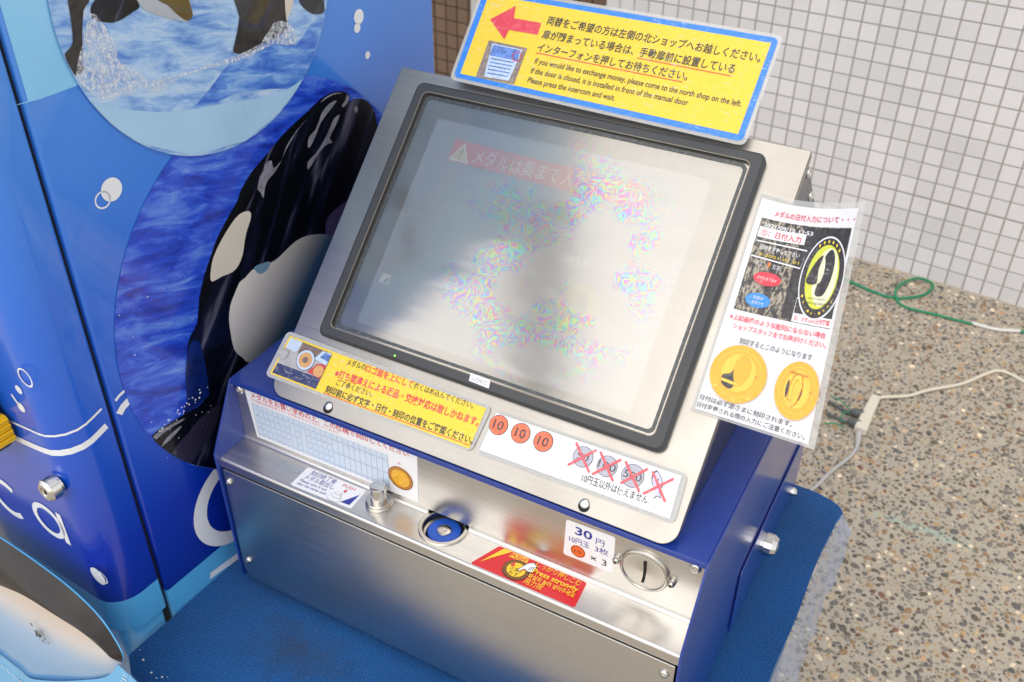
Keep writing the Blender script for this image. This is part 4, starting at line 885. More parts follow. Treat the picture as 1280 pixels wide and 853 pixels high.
# ---------------------------------------------------------------- engraving machine
EM = thing('medal_engraving_machine', 'blue and steel medal engraving machine with a tilted touch screen, on the blue carpet', 'engraving machine', (0, .2, CZ))
DB = .455
def YZ(x): return lambda y, z, d: Vector((x + d, y, Z0 + z))
ck = [(0, 0), (-.0425, -.0765), (-.0395, -.272), (-.03, -.2755), (DB, -.2755), (DB, 0)]
g = Geo()
g.prism(ck, 0, .0022, YZ(-HW)); g.prism(ck, -.0022, 0, YZ(HW))
g.box((-HW + .0023, .0001, Z0 - .0016), (HW - .0023, DB - .0001, Z0 - .0002)); g.box((-HW + .0023, .0001, Z0 - .007), (HW - .0023, .0016, Z0 - .0017))
g.box((-HW + .0023, DB - .002, Z0 - .275), (HW - .0023, DB - .0001, Z0 - .0017)); g.box((-HW + .0023, -.03, Z0 - .2754), (HW - .0023, DB - .0022, Z0 - .2735))
g.obj('blue_shell', M_blue, EM, bevel=.0006)
for x in (-.22, .22):
    for y in (.02, .40):
        g = Geo(); g.lathe([(.014, 0), (.014, .0088), (.012, .0094)], lambda a, b_, h: Vector((x + a, y + b_, CZ + .0001 + h)), 20); g.obj('rubber_foot', M_black, EM, smooth=True)
# bent steel sheet: back wall, ledge, rounded nose, apron
prof_ = [(BY, -.0018), (BY, -.0795)]
for i in range(7): a = math.radians(180 * 0 + 90 * i / 6); prof_.append((BY - .0045 + .0045 * math.cos(a), D['box']['zl'] + .0045 - .0045 * math.sin(a)))
zl = D['box']['zl']
for i in range(9): a = math.radians(90 + 90 * i / 8); prof_.append((YL + .0022 + .0032 * math.cos(a) + .001, zl - .0032 + .0032 * math.sin(a)))
prof_.append((YL, -.0975)); prof_.append((YL + .006, -.0978))
g = Geo(); XW = HW - .0024; NX = 1
V = []
for x in (-XW, XW):
    for (y, z) in prof_: V.append(Vector((x, y, Z0 + z)))
n = len(prof_); F = [(k, k + 1, n + k + 1, n + k) for k in range(n - 1)]
def off2(pf, th):
    out = []
    for k in range(len(pf)):
        a = Vector(pf[max(0, k - 1)]); b = Vector(pf[min(len(pf) - 1, k + 1)]); d = (b - a).normalized(); nrm = Vector((-d.y, d.x)); out.append((pf[k][0] - nrm.x * -th, pf[k][1] - nrm.y * -th))
    return out
pin = off2(prof_, .0012)
V2 = [Vector((x, y, Z0 + z)) for x in (-XW, XW) for (y, z) in pin]
g.add(V + V2, F + [tuple(2 * n + i for i in f[::-1]) for f in F] + [(k, 2 * n + k, 2 * n + k + 1, k + 1) for k in range(n - 1)] + [(n + k, n + k + 1, 3 * n + k + 1, 3 * n + k) for k in range(n - 1)] + [(0, n, 3 * n, 2 * n), (n - 1, 3 * n - 1, 4 * n - 1, 2 * n - 1)])
led = g.obj('steel_ledge', M_steel, EM)
HX, HY, HR = .0018, -.0045, .0262
def cut(target, geo):
    c = geo.obj('cutter', M_black); bmc_ = bmesh.new(); bmc_.from_mesh(c.data); bmesh.ops.recalc_face_normals(bmc_, faces=bmc_.faces); bmc_.to_mesh(c.data); bmc_.free(); md = target.modifiers.new('b', 'BOOLEAN'); md.object = c; md.operation = 'DIFFERENCE'; md.solver = 'EXACT'
    c.location = Vector((0, 0, 0))
    dg = bpy.context.evaluated_depsgraph_get(); dg.update(); me = bpy.data.meshes.new_from_object(target.evaluated_get(dg), depsgraph=dg)
    target.modifiers.clear(); old = target.data; target.data = me; me.name = old.name; bpy.data.objects.remove(c)
bmn = bmesh.new(); bmn.from_mesh(led.data); bmesh.ops.recalc_face_normals(bmn, faces=bmn.faces); bmn.to_mesh(led.data); bmn.free()
bpy.context.view_layer.update()
cg = Geo(); cg.lathe([(HR, -.02), (HR, .0052)], lambda a, b_, h: LP(HX + a, HY + b_, h), 48); cg.f.append(tuple(range(48))[::-1]); cg.m.append(0); bmn = None
cut(led, cg)
led.data.polygons.foreach_set('use_smooth', [True] * len(led.data.polygons)); led.data.set_sharp_from_angle(angle=math.radians(32))
# front panel with lock screws
g = Geo(); g.prism(rrect(-.2662, -.2705, .2662, -.0992, [.018, .018, .001, .001], 6), .0, .0022, lambda x, z, h: Vector((x, YL - h + .0006, Z0 + z))); g.obj('front_panel', M_steel, EM, bevel=.0004)
g = Geo(); g.box((-.2660, YL + .0032, Z0 - .270), (.2660, YL + .0040, Z0 - .0979)); g.obj('inner_frame', M_dark, EM)
def screw(pos, nrm, r_=.0052, hex_=True, name='screw', parent=EM, h=.0026, m_=None):
    n = Vector(nrm).normalized(); t = n.orthogonal().normalized(); b_ = n.cross(t)
    f = lambda a, c, d: Vector(pos) + t * a + b_ * c + n * d
    g = Geo(); g.lathe([(r_, 0), (r_ * 1.0, h * .3), (r_ * .82, h * .8), (r_ * .5, h), (r_ * .42, h), (r_ * .36, h * .45)], f, 20)
    return g.obj(name, m_ or M_chrome, parent, smooth=True, sharp=50)
for x, z in ((-.2606, -.1155), (-.2562, -.2400), (.2570, -.1138), (.2562, -.2400)): screw(Vector((x, YL - .0018, Z0 + z)), (0, -1, 0), .0048)
for x, z in ((-.2640, -.0155), (.2592, -.0150)): screw(BP(x, z, .0002), (0, -1, 0), .0056)
# push knob
kx, ky = -.0745, -.0090
g = Geo(); g.lathe([(.0145, 0), (.0145, .0028), (.0135, .0034), (.0135, .0062), (.0128, .0068), (.0092, .0068)], lambda a, b_, h: LP(kx + a, ky + b_, h + .0002), 36); kb = g.obj('knob_collar', M_satin, EM, smooth=True)
g = Geo(); g.lathe([(.0086, .0066), (.0086, .0245), (.0082, .0252), (.0074, .0255)], lambda a, b_, h: LP(kx + a, ky + b_, h), 32); g.obj('knob_button', M_chrome, kb, smooth=True)
# medal well
g = Geo(); g.lathe([(HR + .0002, -.0155), (HR + .0002, -.0016)], lambda a, b_, h: LP(HX + a, HY + b_, h), 40, caps=False); g.lathe([(HR, -.0152), (.001, -.0151)], lambda a, b_, h: LP(HX + a, HY + b_, h), 40); mw = g.obj('medal_well', M_black, EM, smooth=True)
g = Geo(); g.lathe([(.0262, -.003), (.0262, .0010), (.0255, .0016), (.0222, .0016), (.0214, .0008), (.0208, -.0065), (.0185, -.0075)], lambda a, b_, h: LP(HX + a, HY + b_, h), 56, caps=False); g.obj('steel_ring', M_satin, mw, smooth=True)
M_disc = mat('blue_rubber_disc', (34, 86, 190), rough=.4)
g = Geo(); g.lathe([(.0172, -.014), (.0172, -.0045), (.0165, -.0038), (.0085, -.0038), (.0085, -.0042)], lambda a, b_, h: LP(HX + .0008 + a, HY + b_ - .0005, h), 40); g.obj('blue_disc', M_disc, mw, smooth=True)
g = Geo(); g.lathe([(.0074, -.0044), (.0074, -.0032), (.0068, -.0028), (.0036, -.0028), (.0034, -.0034), (.0022, -.0034), (.0020, -.0028)], lambda a, b_, h: LP(HX + .0008 + a, HY + b_ - .0005, h), 28); g.obj('steel_hub', M_satin, mw, smooth=True)
# coin slot
sx, sz = .2137, -.0428; CS = lambda a, b_, h: BP(sx + a, sz + b_, h)
g = Geo(); g.lathe([(.0242, .0002), (.0242, .0022), (.0232, .0032), (.0212, .0036), (.0205, .0024), (.019, .0021), (.004, .0030)], CS, 48); cs = g.obj('coin_slot', M_satin, EM, smooth=True)
g = Geo(); sl = [(-.0016 + .0022 * (t / 10) * (1 - t / 10) * 2, -.0132 + .0264 * t / 10) for t in range(11)]
g.prism([(x + .0004, z) for x, z in sl] + [(x + .0030, z) for x, z in sl[::-1]], .0028, .0035, CS); g.obj('slot_opening', M_black, cs)
for x, z in ((.1866, -.0412), (.2408, -.0432)): screw(BP(x, z, .0002), (0, -1, 0), .0038, h=.0062, m_=M_satin)
# side access door and lock
g = Geo(); g.prism(quadround([(.163, -.270), (.163, -.176), (.168, -.170), (.438, -.170), (.438, -.270)], .004), .0008, .0028, lambda y, z, d: Vector((HW + d, y, Z0 + z))); sd_ = g.obj('side_door', M_blue, EM, bevel=.0006)
SD = lambda a, b_, h: Vector((HW + .0028 + h, .262 + a, Z0 - .214 + b_))
g = Geo(); g.lathe([(.0125, 0), (.0125, .003), (.0142, .0035), (.0138, .012), (.0105, .0175), (.0065, .018), (.0065, .0165)], SD, 14); lk = g.obj('lock', M_chrome, sd_, smooth=True, sharp=20)
screw(Vector((HW + .0028, .418, Z0 - .262)), (1, 0, 0), .0062, h=.007)
# ---- console
PW, PH, PU = .2264, .3840, 0.0
hs_ = [(.004, .0015), (0, .010)]
bt_ = BT; ap = CP(0, PH - .001, -.0024)
def CS_(u, v, w): return CP(u, v, w)
cp0 = CP(0, .008, -.003); apx = ap
side_poly = [(cp0.y, cp0.z), (apx.y, apx.z), (apx.y + .118, apx.z - .1145), (.4520, Z0 + .072), (.4520, Z0 + .0006), (cp0.y + .004, Z0 + .0006)]
g = Geo(); xc = BT.x
g.prism(side_poly[::-1], -PW + .004, PW - .004, lambda y, z, d: Vector((xc + d, y, z))); g.obj('console_housing', M_dark, EM, bevel=.0012)
g = Geo(); g.prism(rrect(-PW, 0, PW, PH, [.016, .016, .002, .002], 8), -.0022, 0, CP)
g.box((-PW, .016, -.012), (-PW + .0014, PH, -.0023), fn=CP); g.box((PW - .0014, .016, -.012), (PW, PH, -.0023), fn=CP); g.box((-PW + .0015, PH - .0014, -.012), (PW - .0015, PH, -.0023), fn=CP)
g.obj('console_plate', M_plate, EM, bevel=.0008)
for y, z in ((.302, .236), (.338, .196), (.054, .034)): screw(Vector((xc + PW - .0040, y, Z0 + z)), (1, 0, 0), .0052)
for u, v in D['ks']:
    g = Geo(); g.prism([(u + x * .0056, v - .0022 + y * .0056) for x, y in circle((0, 0), 1, 20)], .0001, .0003, CP); kh = g.obj('keyhole', M_black, EM)
    n = screw(CP(u, v, .0003), NNV, .0048, name='keyhole_screw', h=.0018)
# bezel
BZ = (-.1940, .0745, .1912, .3690)
g = Geo(); o_ = rrect(*BZ, .009, 8); i_ = rrect(-.1815, .0865, .1785, .3580, .006, 8); o2 = rrect(BZ[0] + .003, BZ[1] + .003, BZ[2] - .003, BZ[3] - .003, .007, 8)
def skin(loops, m_, name, parent, **k):
    g = Geo(); N = len(loops[0][0]); V = [CP(p[0], p[1], h) for L_, h in loops for p in L_]
    F = [(a * N + i, a * N + (i + 1) % N, (a + 1) * N + (i + 1) % N, (a + 1) * N + i) for a in range(len(loops) - 1) for i in range(N)]
    g.add(V, F, 0); return g.obj(name, m_, parent, **k)
i2 = rrect(-.1812, .0868, .1782, .3577, .006, 8)
bz = skin([(o_, .0002), (o_, .0060), (o2, .0088), (i_, .0088), (i2, .0046)], M_bezel, 'screen_bezel', EM, smooth=True, sharp=25)
i3 = rrect(-.1822, .0858, .1792, .3587, .0065, 8)
skin([(i3, .0090), (i_, .0090)], M_bezel2, 'bezel_line', bz)
g = Geo(); g.prism(rrect(-.1815, .0865, .1785, .3580, .006, 6), .0004, .0012, CP); M_back = mat('screen_surround', (46, 49, 52), rough=.4); g.obj('screen_surround', M_back, EM)
# display
def screen_ink(name, rgb, e):
    def ex(t, b, coord, noise_): b.inputs['Base Color'].default_value = (.02, .02, .022, 1)
    return mat(name, rgb, rough=.4, emis=e, extra=ex)
M_lcd = screen_ink('lit_display', (160, 174, 192), .17)
lq = [(-.1575, .1005), (.1480, .1005), (.1480, .3345), (-.1575, .3345)]
pr = Print(CP, base=.0016, step=.00015); pr.poly(lq, M_lcd); pr.up()
M_lr = screen_ink('display_red', (205, 104, 106), .24); M_lw = screen_ink('display_white', (206, 206, 206), .27); M_ly = screen_ink('display_yellow', (205, 196, 140), .24); M_ld = screen_ink('display_grey', (128, 140, 152), .17); M_lg = screen_ink('display_pale_yellow', (186, 188, 140), .18)
M_lb = screen_ink('display_photo_blue', (150, 164, 184), .19)
pr.poly([(-.1283, .2925), (.0935, .2900), (.0932, .3140), (-.1278, .3168)], M_lr)
pr.poly([(-.153, .1455), (-.085, .145), (-.085, .236), (-.140, .236)], M_lb)
pr.up()
pr.poly(quadround([(-.1275, .2935), (-.1035, .2935), (-.1150, .3150)], .002), M_lw); pr.up(); pr.poly(quadround([(-.1248, .2950), (-.1062, .2950), (-.1150, .3118)], .0015), M_ly); pr.up()
pr.poly(circle((-.1152, .2975), .0010, 8), M_ld); pr.poly([(-.1158, .3), (-.1146, .3), (-.1140, .3075), (-.1164, .3075)], M_ld)
pr.text('メダルは奥まで入れて下さい', (-.1000, .2965), (.0880, .2955), .0145, M_lw)
pr.text('決定を押して下さい', (.030, .2215), (.103, .2210), .0068, M_lw); pr.text('この面を上に', (.0400, .1345), (.108, .1365), .0105, M_ld)
pr.poly(circle((.066, .1811), .0225, 36), M_lg); pr.up()
pr.poly(smoothpoly([(.060, .172), (.064, .190), (.070, .197), (.074, .190), (.074, .178), (.069, .166), (.066, .170), (.068, .183), (.063, .172)], 2), M_ld)
pr.poly([(-.1512, .1470), (-.1390, .1470), (-.1390, .1575), (-.149, .1575)], M_lw); pr.up(); pr.poly([(-.146, .1482), (-.141, .1482), (-.141, .1560)], M_ld)
for k in range(40): pr.poly(circle((-.135 + random.gauss(0, .009), .226 + random.gauss(0, .013)), random.uniform(.0006, .0022), 6), M_ld)
dsp = pr.done('display', EM)
# protective film over the glass: glossy, wavy, with interference colours where it touches the panel
def glass_extra(t, b, coord, noise_):
    t.nodes.remove(b); out = [n for n in t.nodes if n.type == 'OUTPUT_MATERIAL'][0]
    tr = t.nodes.new('ShaderNodeBsdfTransparent'); tr.inputs[0].default_value = (.92, .93, .94, 1)
    n = noise_(62, 3, None, .5); n.node.inputs['Distortion'].default_value = 1.2
    k = t.nodes.new('ShaderNodeMath'); k.operation = 'MULTIPLY'; k.inputs[1].default_value = 8; t.links.new(n, k.inputs[0])
    fr = t.nodes.new('ShaderNodeMath'); fr.operation = 'FRACT'; t.links.new(k.outputs[0], fr.inputs[0])
    hv = t.nodes.new('ShaderNodeCombineColor'); hv.mode = 'HSV'; hv.inputs[1].default_value = .5; hv.inputs[2].default_value = 1; t.links.new(fr.outputs[0], hv.inputs[0])
    mk = noise_(16, 3); mr = t.nodes.new('ShaderNodeMapRange'); mr.inputs[1].default_value = .49; mr.inputs[2].default_value = .55; mr.inputs[4].default_value = 1.0; t.links.new(mk, mr.inputs[0])
    # contact patch: middle of the panel only
    sub = t.nodes.new('ShaderNodeVectorMath'); sub.operation = 'DISTANCE'; sub.inputs[1].default_value = tuple(CP(.02, .215, .004)); t.links.new(coord(), sub.inputs[0])
    m2 = t.nodes.new('ShaderNodeMapRange'); m2.inputs[1].default_value = .14; m2.inputs[2].default_value = .09; t.links.new(sub.outputs['Value'], m2.inputs[0])
    mm = t.nodes.new('ShaderNodeMath'); mm.operation = 'MULTIPLY'; t.links.new(mr.outputs[0], mm.inputs[0]); t.links.new(m2.outputs[0], mm.inputs[1])
    cx_ = t.nodes.new('ShaderNodeMix'); cx_.data_type = 'RGBA'; cx_.inputs[6].default_value = (.98, .93, .85, 1); t.links.new(mm.outputs[0], cx_.inputs[0]); t.links.new(hv.outputs[0], cx_.inputs[7])
    gl = t.nodes.new('ShaderNodeBsdfGlossy'); gl.inputs['Roughness'].default_value = .15; t.links.new(cx_.outputs[2], gl.inputs['Color'])
    bp = t.nodes.new('ShaderNodeBump'); bp.inputs['Distance'].default_value = .0006; t.links.new(noise_(13, 2, (.6, 2.2, 2.2)), bp.inputs['Height']); t.links.new(bp.outputs[0], gl.inputs['Normal'])
    fa = t.nodes.new('ShaderNodeMath'); fa.operation = 'MULTIPLY_ADD'; fa.inputs[1].default_value = .05; fa.inputs[2].default_value = .19; t.links.new(mm.outputs[0], fa.inputs[0])
    mx = t.nodes.new('ShaderNodeMixShader'); t.links.new(fa.outputs[0], mx.inputs[0])
    t.links.new(tr.outputs[0], mx.inputs[1]); t.links.new(gl.outputs[0], mx.inputs[2]); t.links.new(mx.outputs[0], out.inputs[0])
M_glass = mat('screen_film', extra=glass_extra)
g = Geo(); g.prism(rrect(-.1811, .0869, .1781, .3576, .006, 6), .0042, .0046, CP); g.obj('screen_film', M_glass, EM)
def edgefilm(t, b, coord, noise_): pass
M_edge = mat('film_edge', (128, 132, 134), rough=.3, vary=.3, vscale=120)
g = Geo(); a_ = rrect(-.1795, .0885, .1765, .3560, .006, 6); b_ = rrect(-.1762, .0918, .1732, .3528, .005, 6); g.ring_prism(a_, b_, .0047, .0050, CP); g.obj('film_edge', mat('film_edge2', (74, 78, 80), rough=.25, vary=.2, vscale=200), EM)
pr = Print(CP, base=.0092); q = D['lcd']['label']; pr.poly([tuple(q[3]), tuple(q[2]), tuple(q[1]), tuple(q[0])], M_sw); pr.up(); pr.text('LDEC', (-.0075, .0818), (.0088, .0812), .0042, M_gray); pr.done('maker_label', EM)
M_led = mat('green_led', (120, 255, 60), emis=1.5); g = Geo(); g.prism(circle((-.097, .0795), .0008, 10), .0089, .0093, CP); g.obj('status_light', M_led, EM)

# ---- stickers on the machine (parts)
def sticker(name, fn, quad, r_, m_, label=None, thick=.0002):
    g = Geo(); g.prism(quadround(quad, r_), 0.00005, thick, fn); o = g.obj(name, m_, EM)
    if label: o['label'] = label
    return o
# price sticker
q = [(.1318, -.0645), (.1833, -.0638), (.1825, -.0160), (.1328, -.0175)]
st_ = sticker('price_sticker', BP, q, .003, M_sw, 'white price sticker reading 30 yen')
P = Print(BP, base=.0004)
P.text('30', (.1425, -.0315), (.1600, -.0315), .0105, M_sblue, .02); P.text('円', (.1640, -.0330), (.1725, -.0330), .0066, M_sblue)
P.text('10円玉', (.1370, -.0435), (.1580, -.0432), .0066, M_sblue); P.text('3枚', (.1635, -.0435), (.1775, -.0432), .0066, M_sblue)
P.poly(circle((.1468, -.0532), .0076, 26), M_copper); P.up(); P.ring((.1468, -.0532), .0064, .0070, mat('print_brown', (120, 50, 20))); P.text('10', (.1432, -.0552), (.1502, -.0552), .0042, mat('print_brown')); P.text('× 3', (.1600, -.0578), (.1765, -.0578), .0082, M_sk); P.done('lettering', st_)
# letter table with gold medal
q = [(-.2500, -.0772), (-.0345, -.0760), (-.0325, -.0105), (-.2560, -.0125)]
st_ = sticker('letter_table_sheet', BP, q, .0015, M_sw, 'white letter table sheet with a red heading and a gold medal picture', thick=.0004)
P = Print(BP, base=.0006)
P.text('メダルをお買い求めの上、この機械で刻印してください', (-.2478, -.0198), (-.0425, -.0168), .0068, M_sredink, .008)
P.text('下の表の記号を見てローマ字をえらんで入力してください', (-.2478, -.0245), (-.1300, -.0232), .0028, M_sredink)
M_cell = stick('sticker_pale_blue', (206, 220, 236)); M_cl = stick('sticker_line_blue', (122, 140, 176))
P.poly([(-.2462, -.0735), (-.0700, -.0722), (-.0690, -.0255), (-.2482, -.0275)], M_cell); P.up()
NCOL = 25
for k in range(NCOL + 1):
    t_ = k / NCOL; P.line((-.2462 + .1762 * t_, -.0735 + .0013 * t_), (-.2482 + .1792 * t_, -.0275 + .002 * t_), .00035, M_cl)
rows = ['A I U E O', 'KA KI KU KE KO', 'SA SHI SU SE SO', 'TA CHI TSU TE TO', 'NA NI NU NE NO', 'HA HI FU HE HO', 'MA MI MU ME MO', 'YA _ YU _ YO', 'RA RI RU RE RO', 'WA _ _ _ N', 'GA GI GU GE GO', 'ZA JI ZU ZE ZO', 'DA JI ZU DE DO', 'BA BI BU BE BO', 'PA PI PU PE PO', 'KYA _ KYU _ KYO', 'SHA _ SHU _ SHO', 'CHA _ CHU _ CHO', 'NYA _ NYU _ NYO', 'HYA _ HYU _ HYO', 'MYA _ MYU _ MYO', 'RYA _ RYU _ RYO', 'GYA _ GYU _ GYO', 'JA _ JU _ JO', 'BYA _ BYU _ BYO']
for k, s_ in enumerate(rows):
    for j, w_ in enumerate(s_.split()):
        if w_ == '_': continue
        t_ = (k + .5) / NCOL; x = -.2470 + .1775 * t_; z = -.0358 - j * .0088 + .0013 * t_; P.text(w_, (x - .0009 * len(w_), z), (x + .0009 * len(w_), z), .0021, M_cl)
P.poly(circle((-.0548, -.0510), .0152, 36), M_goldd); P.up(); P.poly(circle((-.0548, -.0510), .0112, 36), M_gold); P.ring((-.0548, -.0510), .0146, .0152, mat('print_brown')); P.text('刻', (-.0565, -.0320), (-.0535, -.0320), .0026, M_sredink)
P.done('lettering', st_)
# ledge stickers
q = [(-.1742, -.0318), (-.0960, -.0296), (-.0975, .0004), (-.1748, -.0008)]
st_ = sticker('takeout_sticker', LP, q, .003, M_sw, 'white sticker about taking the medal out, with a navy triangle')
P = Print(LP, base=.0004)
P.text('刻印終了後', (-.1660, -.0092), (-.1330, -.0080), .0062, M_sblue); P.text('メダル取出し', (-.1680, -.0170), (-.1300, -.0158), .0062, M_sblue)
P.text('Please take it out', (-.1690, -.0226), (-.1345, -.0214), .0040, M_sblue); P.text('after the stamp ends', (-.1690, -.0278), (-.1315, -.0266), .0040, M_sblue)
P.text('PUSH', (-.1240, -.0072), (-.1085, -.0066), .0044, M_sredink); P.poly([(-.1175, -.0090), (-.1155, -.0090), (-.1155, -.0112), (-.1140, -.0112), (-.1165, -.0142), (-.1190, -.0112), (-.1175, -.0112)], M_sredink)
P.poly([(-.1115, -.0268), (-.1005, -.0262), (-.1000, -.0085)], M_sblue)
for y, a, b_ in ((-.0265, .0085, .0040), (-.0222, .0060, .0030), (-.0182, .0040, .0022)): P.poly(circle((-.1205, y), a, 24, b_), M_gray); P.up(); P.poly(circle((-.1205, y), a - .0004, 24, b_ - .0004), M_sw); P.up()
P.done('lettering', st_)
q = [(.0500, -.0328), (.1628, -.0325), (.1602, .0005), (.0640, .0008)]
st_ = sticker('push_sticker', LP, q, .003, M_sred, 'red sticker telling to press strongly')
P = Print(LP, base=.0004)
P.poly([(.0570, -.0275), (.0650, -.0165), (.0790, .0000), (.0700, .0000)], M_syel)
P.poly([(.0790, -.0070), (.0985, -.0068), (.0978, -.0004), (.0800, -.0004)], M_syel); P.up(); P.text('PUSH!', (.0800, -.0062), (.0972, -.0060), .0050, M_sredink, .02)
P.poly(circle((.0935, -.0190), .0138, 36, .0128), M_sk); P.up(); P.poly(circle((.0935, -.0190), .0132, 36, .0122), mat('print_brown2', (126, 84, 44))); P.up(); P.poly(circle((.0935, -.0190), .0095, 30, .0088), M_syel); P.up()
P.text('メダル', (.0872, -.0212), (.1000, -.0212), .0044, M_sk); P.text('おす', (.0885, -.0262), (.0985, -.0262), .0040, M_sk)
for x in (.0878, .0990): P.poly([(x - .001, -.0105), (x + .001, -.0105), (x + .001, -.0145), (x + .0028, -.0145), (x, -.0178), (x - .0028, -.0145), (x - .001, -.0145)], M_sredink)
hand = [(.0945, -.0190), (.0955, -.0200), (.1000, -.0150), (.1040, -.0165), (.1075, -.0160), (.1100, -.0135), (.1105, -.0095), (.1090, -.0055), (.1050, -.0030), (.1010, -.0055), (.0985, -.0090)]
P.up(); P.poly(smoothpoly(hand, 3), M_sk); P.up(); hc = (.1040, -.0105); P.poly([(hc[0] + (a - hc[0]) * .88, hc[1] + (b_ - hc[1]) * .88) for a, b_ in smoothpoly(hand, 3)], M_sw); P.up()
for k in range(3): P.path([(.1048 + k * .0016, -.0148 + k * .001), (.1040 + k * .0018, -.0118 + k * .0012), (.1052 + k * .0018, -.0098 + k * .001)], .0005, M_sk)
P.text('しっかり押しこむ', (.1080, -.0062), (.1560, -.0078), .0060, M_syel); P.text('Press strongly', (.1085, -.0150), (.1570, -.0158), .0066, M_syel, .02)
P.text('확실히 눌러 넣어주세요', (.1075, -.0224), (.1570, -.0232), .0052, M_syel, .01); P.text('用力按', (.1070, -.0302), (.1265, -.0302), .0064, M_syel)
P.done('lettering', st_)

# ---------------------------------------------------------------- laminated signs (things of their own)
def laminated(name, label, fn, film, r_, thick=.0007, origin=None, grp=None):
    t = thing(name, label, 'sign', origin)
    g = Geo(); g.prism(quadround(film, r_), 0, thick, fn); g.obj('laminate', M_film, t, bevel=.0001); return t
TS = lambda u, v, w=0: CP(u, v, .0118 + w)
o_ = [(-.1560, .3755), (.1692, .3700), (.1690, .4855), (-.1600, .4870)]
t1 = laminated('exchange_sign', 'wide yellow laminated sign with blue border and red arrow, above the screen', TS, o_, .008, origin=CP(0, .376, .0118))
P = Print(TS, base=.0009)
P.poly(quadround([(-.1520, .3790), (.1655, .3737), (.1655, .4815), (-.1562, .4832)], .0065), M_lblue); P.up()
P.poly([(-.1455, .3840), (.1592, .3800), (.1598, .4755), (-.1488, .4775)], M_lyel)
P.done('border_and_ground', t1)
T_ = D['ts']; P = Print(TS, base=.0015)
P.poly([tuple(p) for p in T_['arrow']], M_lred)
for s_, a, b_, h, c in T_['text']: P.text(s_, a, b_, h * .84, M_text, .012 if h > .009 else .010)
for a, b_ in T_['lines']: P.line(a, b_, .0009, M_red)
P.done('lettering', t1)
M_ph1 = ink('ink_photo_paving', (150, 132, 122), vary=.5, vscale=400); M_ph2 = ink('ink_photo_sheet', (198, 216, 240), vary=.2, vscale=300); M_ph3 = ink('ink_photo_sea', (96, 136, 214), vary=.6, vscale=250)
P = Print(TS, base=.0015); P.poly([tuple(p) for p in T_['photo']], M_ph1); P.up(); sh = [Vector(p) for p in T_['sheet']]
P.poly([tuple(p) for p in sh], M_ph2); P.up(); P.poly([tuple(sh[0].lerp(sh[1], .06).lerp(sh[3], .03)), tuple(sh[0].lerp(sh[1], .94).lerp(sh[2], .03)), tuple(sh[1].lerp(sh[2], .36)), tuple(sh[0].lerp(sh[3], .36))], M_ph3); P.up()
c = T_['ring']; P.ring(c, .0048, .0056, M_red)
for k in range(5): a = sh[0].lerp(sh[3], .44 + k * .11); b_ = sh[1].lerp(sh[2], .44 + k * .11); P.line(tuple(a.lerp(b_, .08)), tuple(a.lerp(b_, .9)), .0012, M_ph3)
P.done('photo_print', t1)
# yellow strip under the screen
Y_ = D['ys']; YS = lambda u, v, w=0: CP(u, v, .0014 + w)
t2 = laminated('medal_direction_sign', 'narrow yellow laminated sign with red and black writing, at the lower left of the screen', YS, [(-.2385, .0150), (.0150, .0165), (.0190, .0640), (-.2330, .0680)], .007, origin=CP(-.11, .015, .001))
P = Print(YS, base=.0009); P.poly([(-.2330, .0188), (.0120, .0190), (.0140, .0610), (-.2275, .0635)], M_lyel); P.up(); P.done('yellow_ground', t2)
P = Print(YS, base=.0013); q = [Vector(p) for p in ((-.2305, .0205), (-.1730, .0205), (-.1700, .0605), (-.2250, .0618))]
def QP(x, y): return tuple(q[0].lerp(q[1], x).lerp(q[3].lerp(q[2], x), y))
P.poly([QP(0, 0), QP(1, 0), QP(1, 1), QP(0, 1)], ink('ink_photo_navy', (26, 42, 96))); P.up()
P.poly([QP(0, .28), QP(1, .30), QP(1, 1), QP(0, 1)], ink('ink_photo_steel', (176, 174, 176), vary=.15, vscale=200)); P.up()
P.poly([QP(.30, .70), QP(.66, .66), QP(.9, 1), QP(.3, 1)], ink('ink_photo_taupe', (120, 100, 92), vary=.2, vscale=200)); P.poly([QP(0, .72), QP(.26, .70), QP(.28, 1), QP(0, 1)], ink('ink_photo_pale', (190, 208, 232)))
P.poly(circle(QP(.53, .60), .0115, 26), M_text); P.up(); P.poly(circle(QP(.53, .60), .0108, 26), ink('ink_photo_pale', (190, 208, 232))); P.up(); P.poly(circle(QP(.53, .60), .0082, 24), ink('ink_photo_copper', (214, 160, 96), vary=.2, vscale=500)); P.up(); P.poly(circle(QP(.53, .60), .0035, 14), ink('ink_photo_taupe', (120, 100, 92)))
P.poly([QP(.68, .33), QP(1, .28), QP(1, .66), QP(.82, .64)], ink('ink_photo_red', (196, 40, 48))); P.up(); P.poly(circle(QP(.90, .45), .0062, 18), ink('ink_photo_copper', (214, 160, 96))); P.poly([QP(.70, .72), QP(1, .66), QP(1, .98), QP(.80, .98)], ink('ink_photo_pale', (190, 208, 232))); P.up(); P.poly([QP(.80, .80), QP(1, .76), QP(1, .94), QP(.86, .96)], M_ph3)
P.poly(circle(QP(.03, .55), .006, 16), ink('ink_photo_steel', (176, 174, 176))); P.done('photo_print', t2)
P = Print(YS, base=.0013)
for s_, a, b_, h, c in Y_['text']: P.text(s_, a, b_, h * .86, M_red if c == 'r' else M_text, .018 if h > .007 else .006)
for a, b_ in Y_['lines']: P.line(a, b_, .0008, M_red)
P.done('lettering', t2)
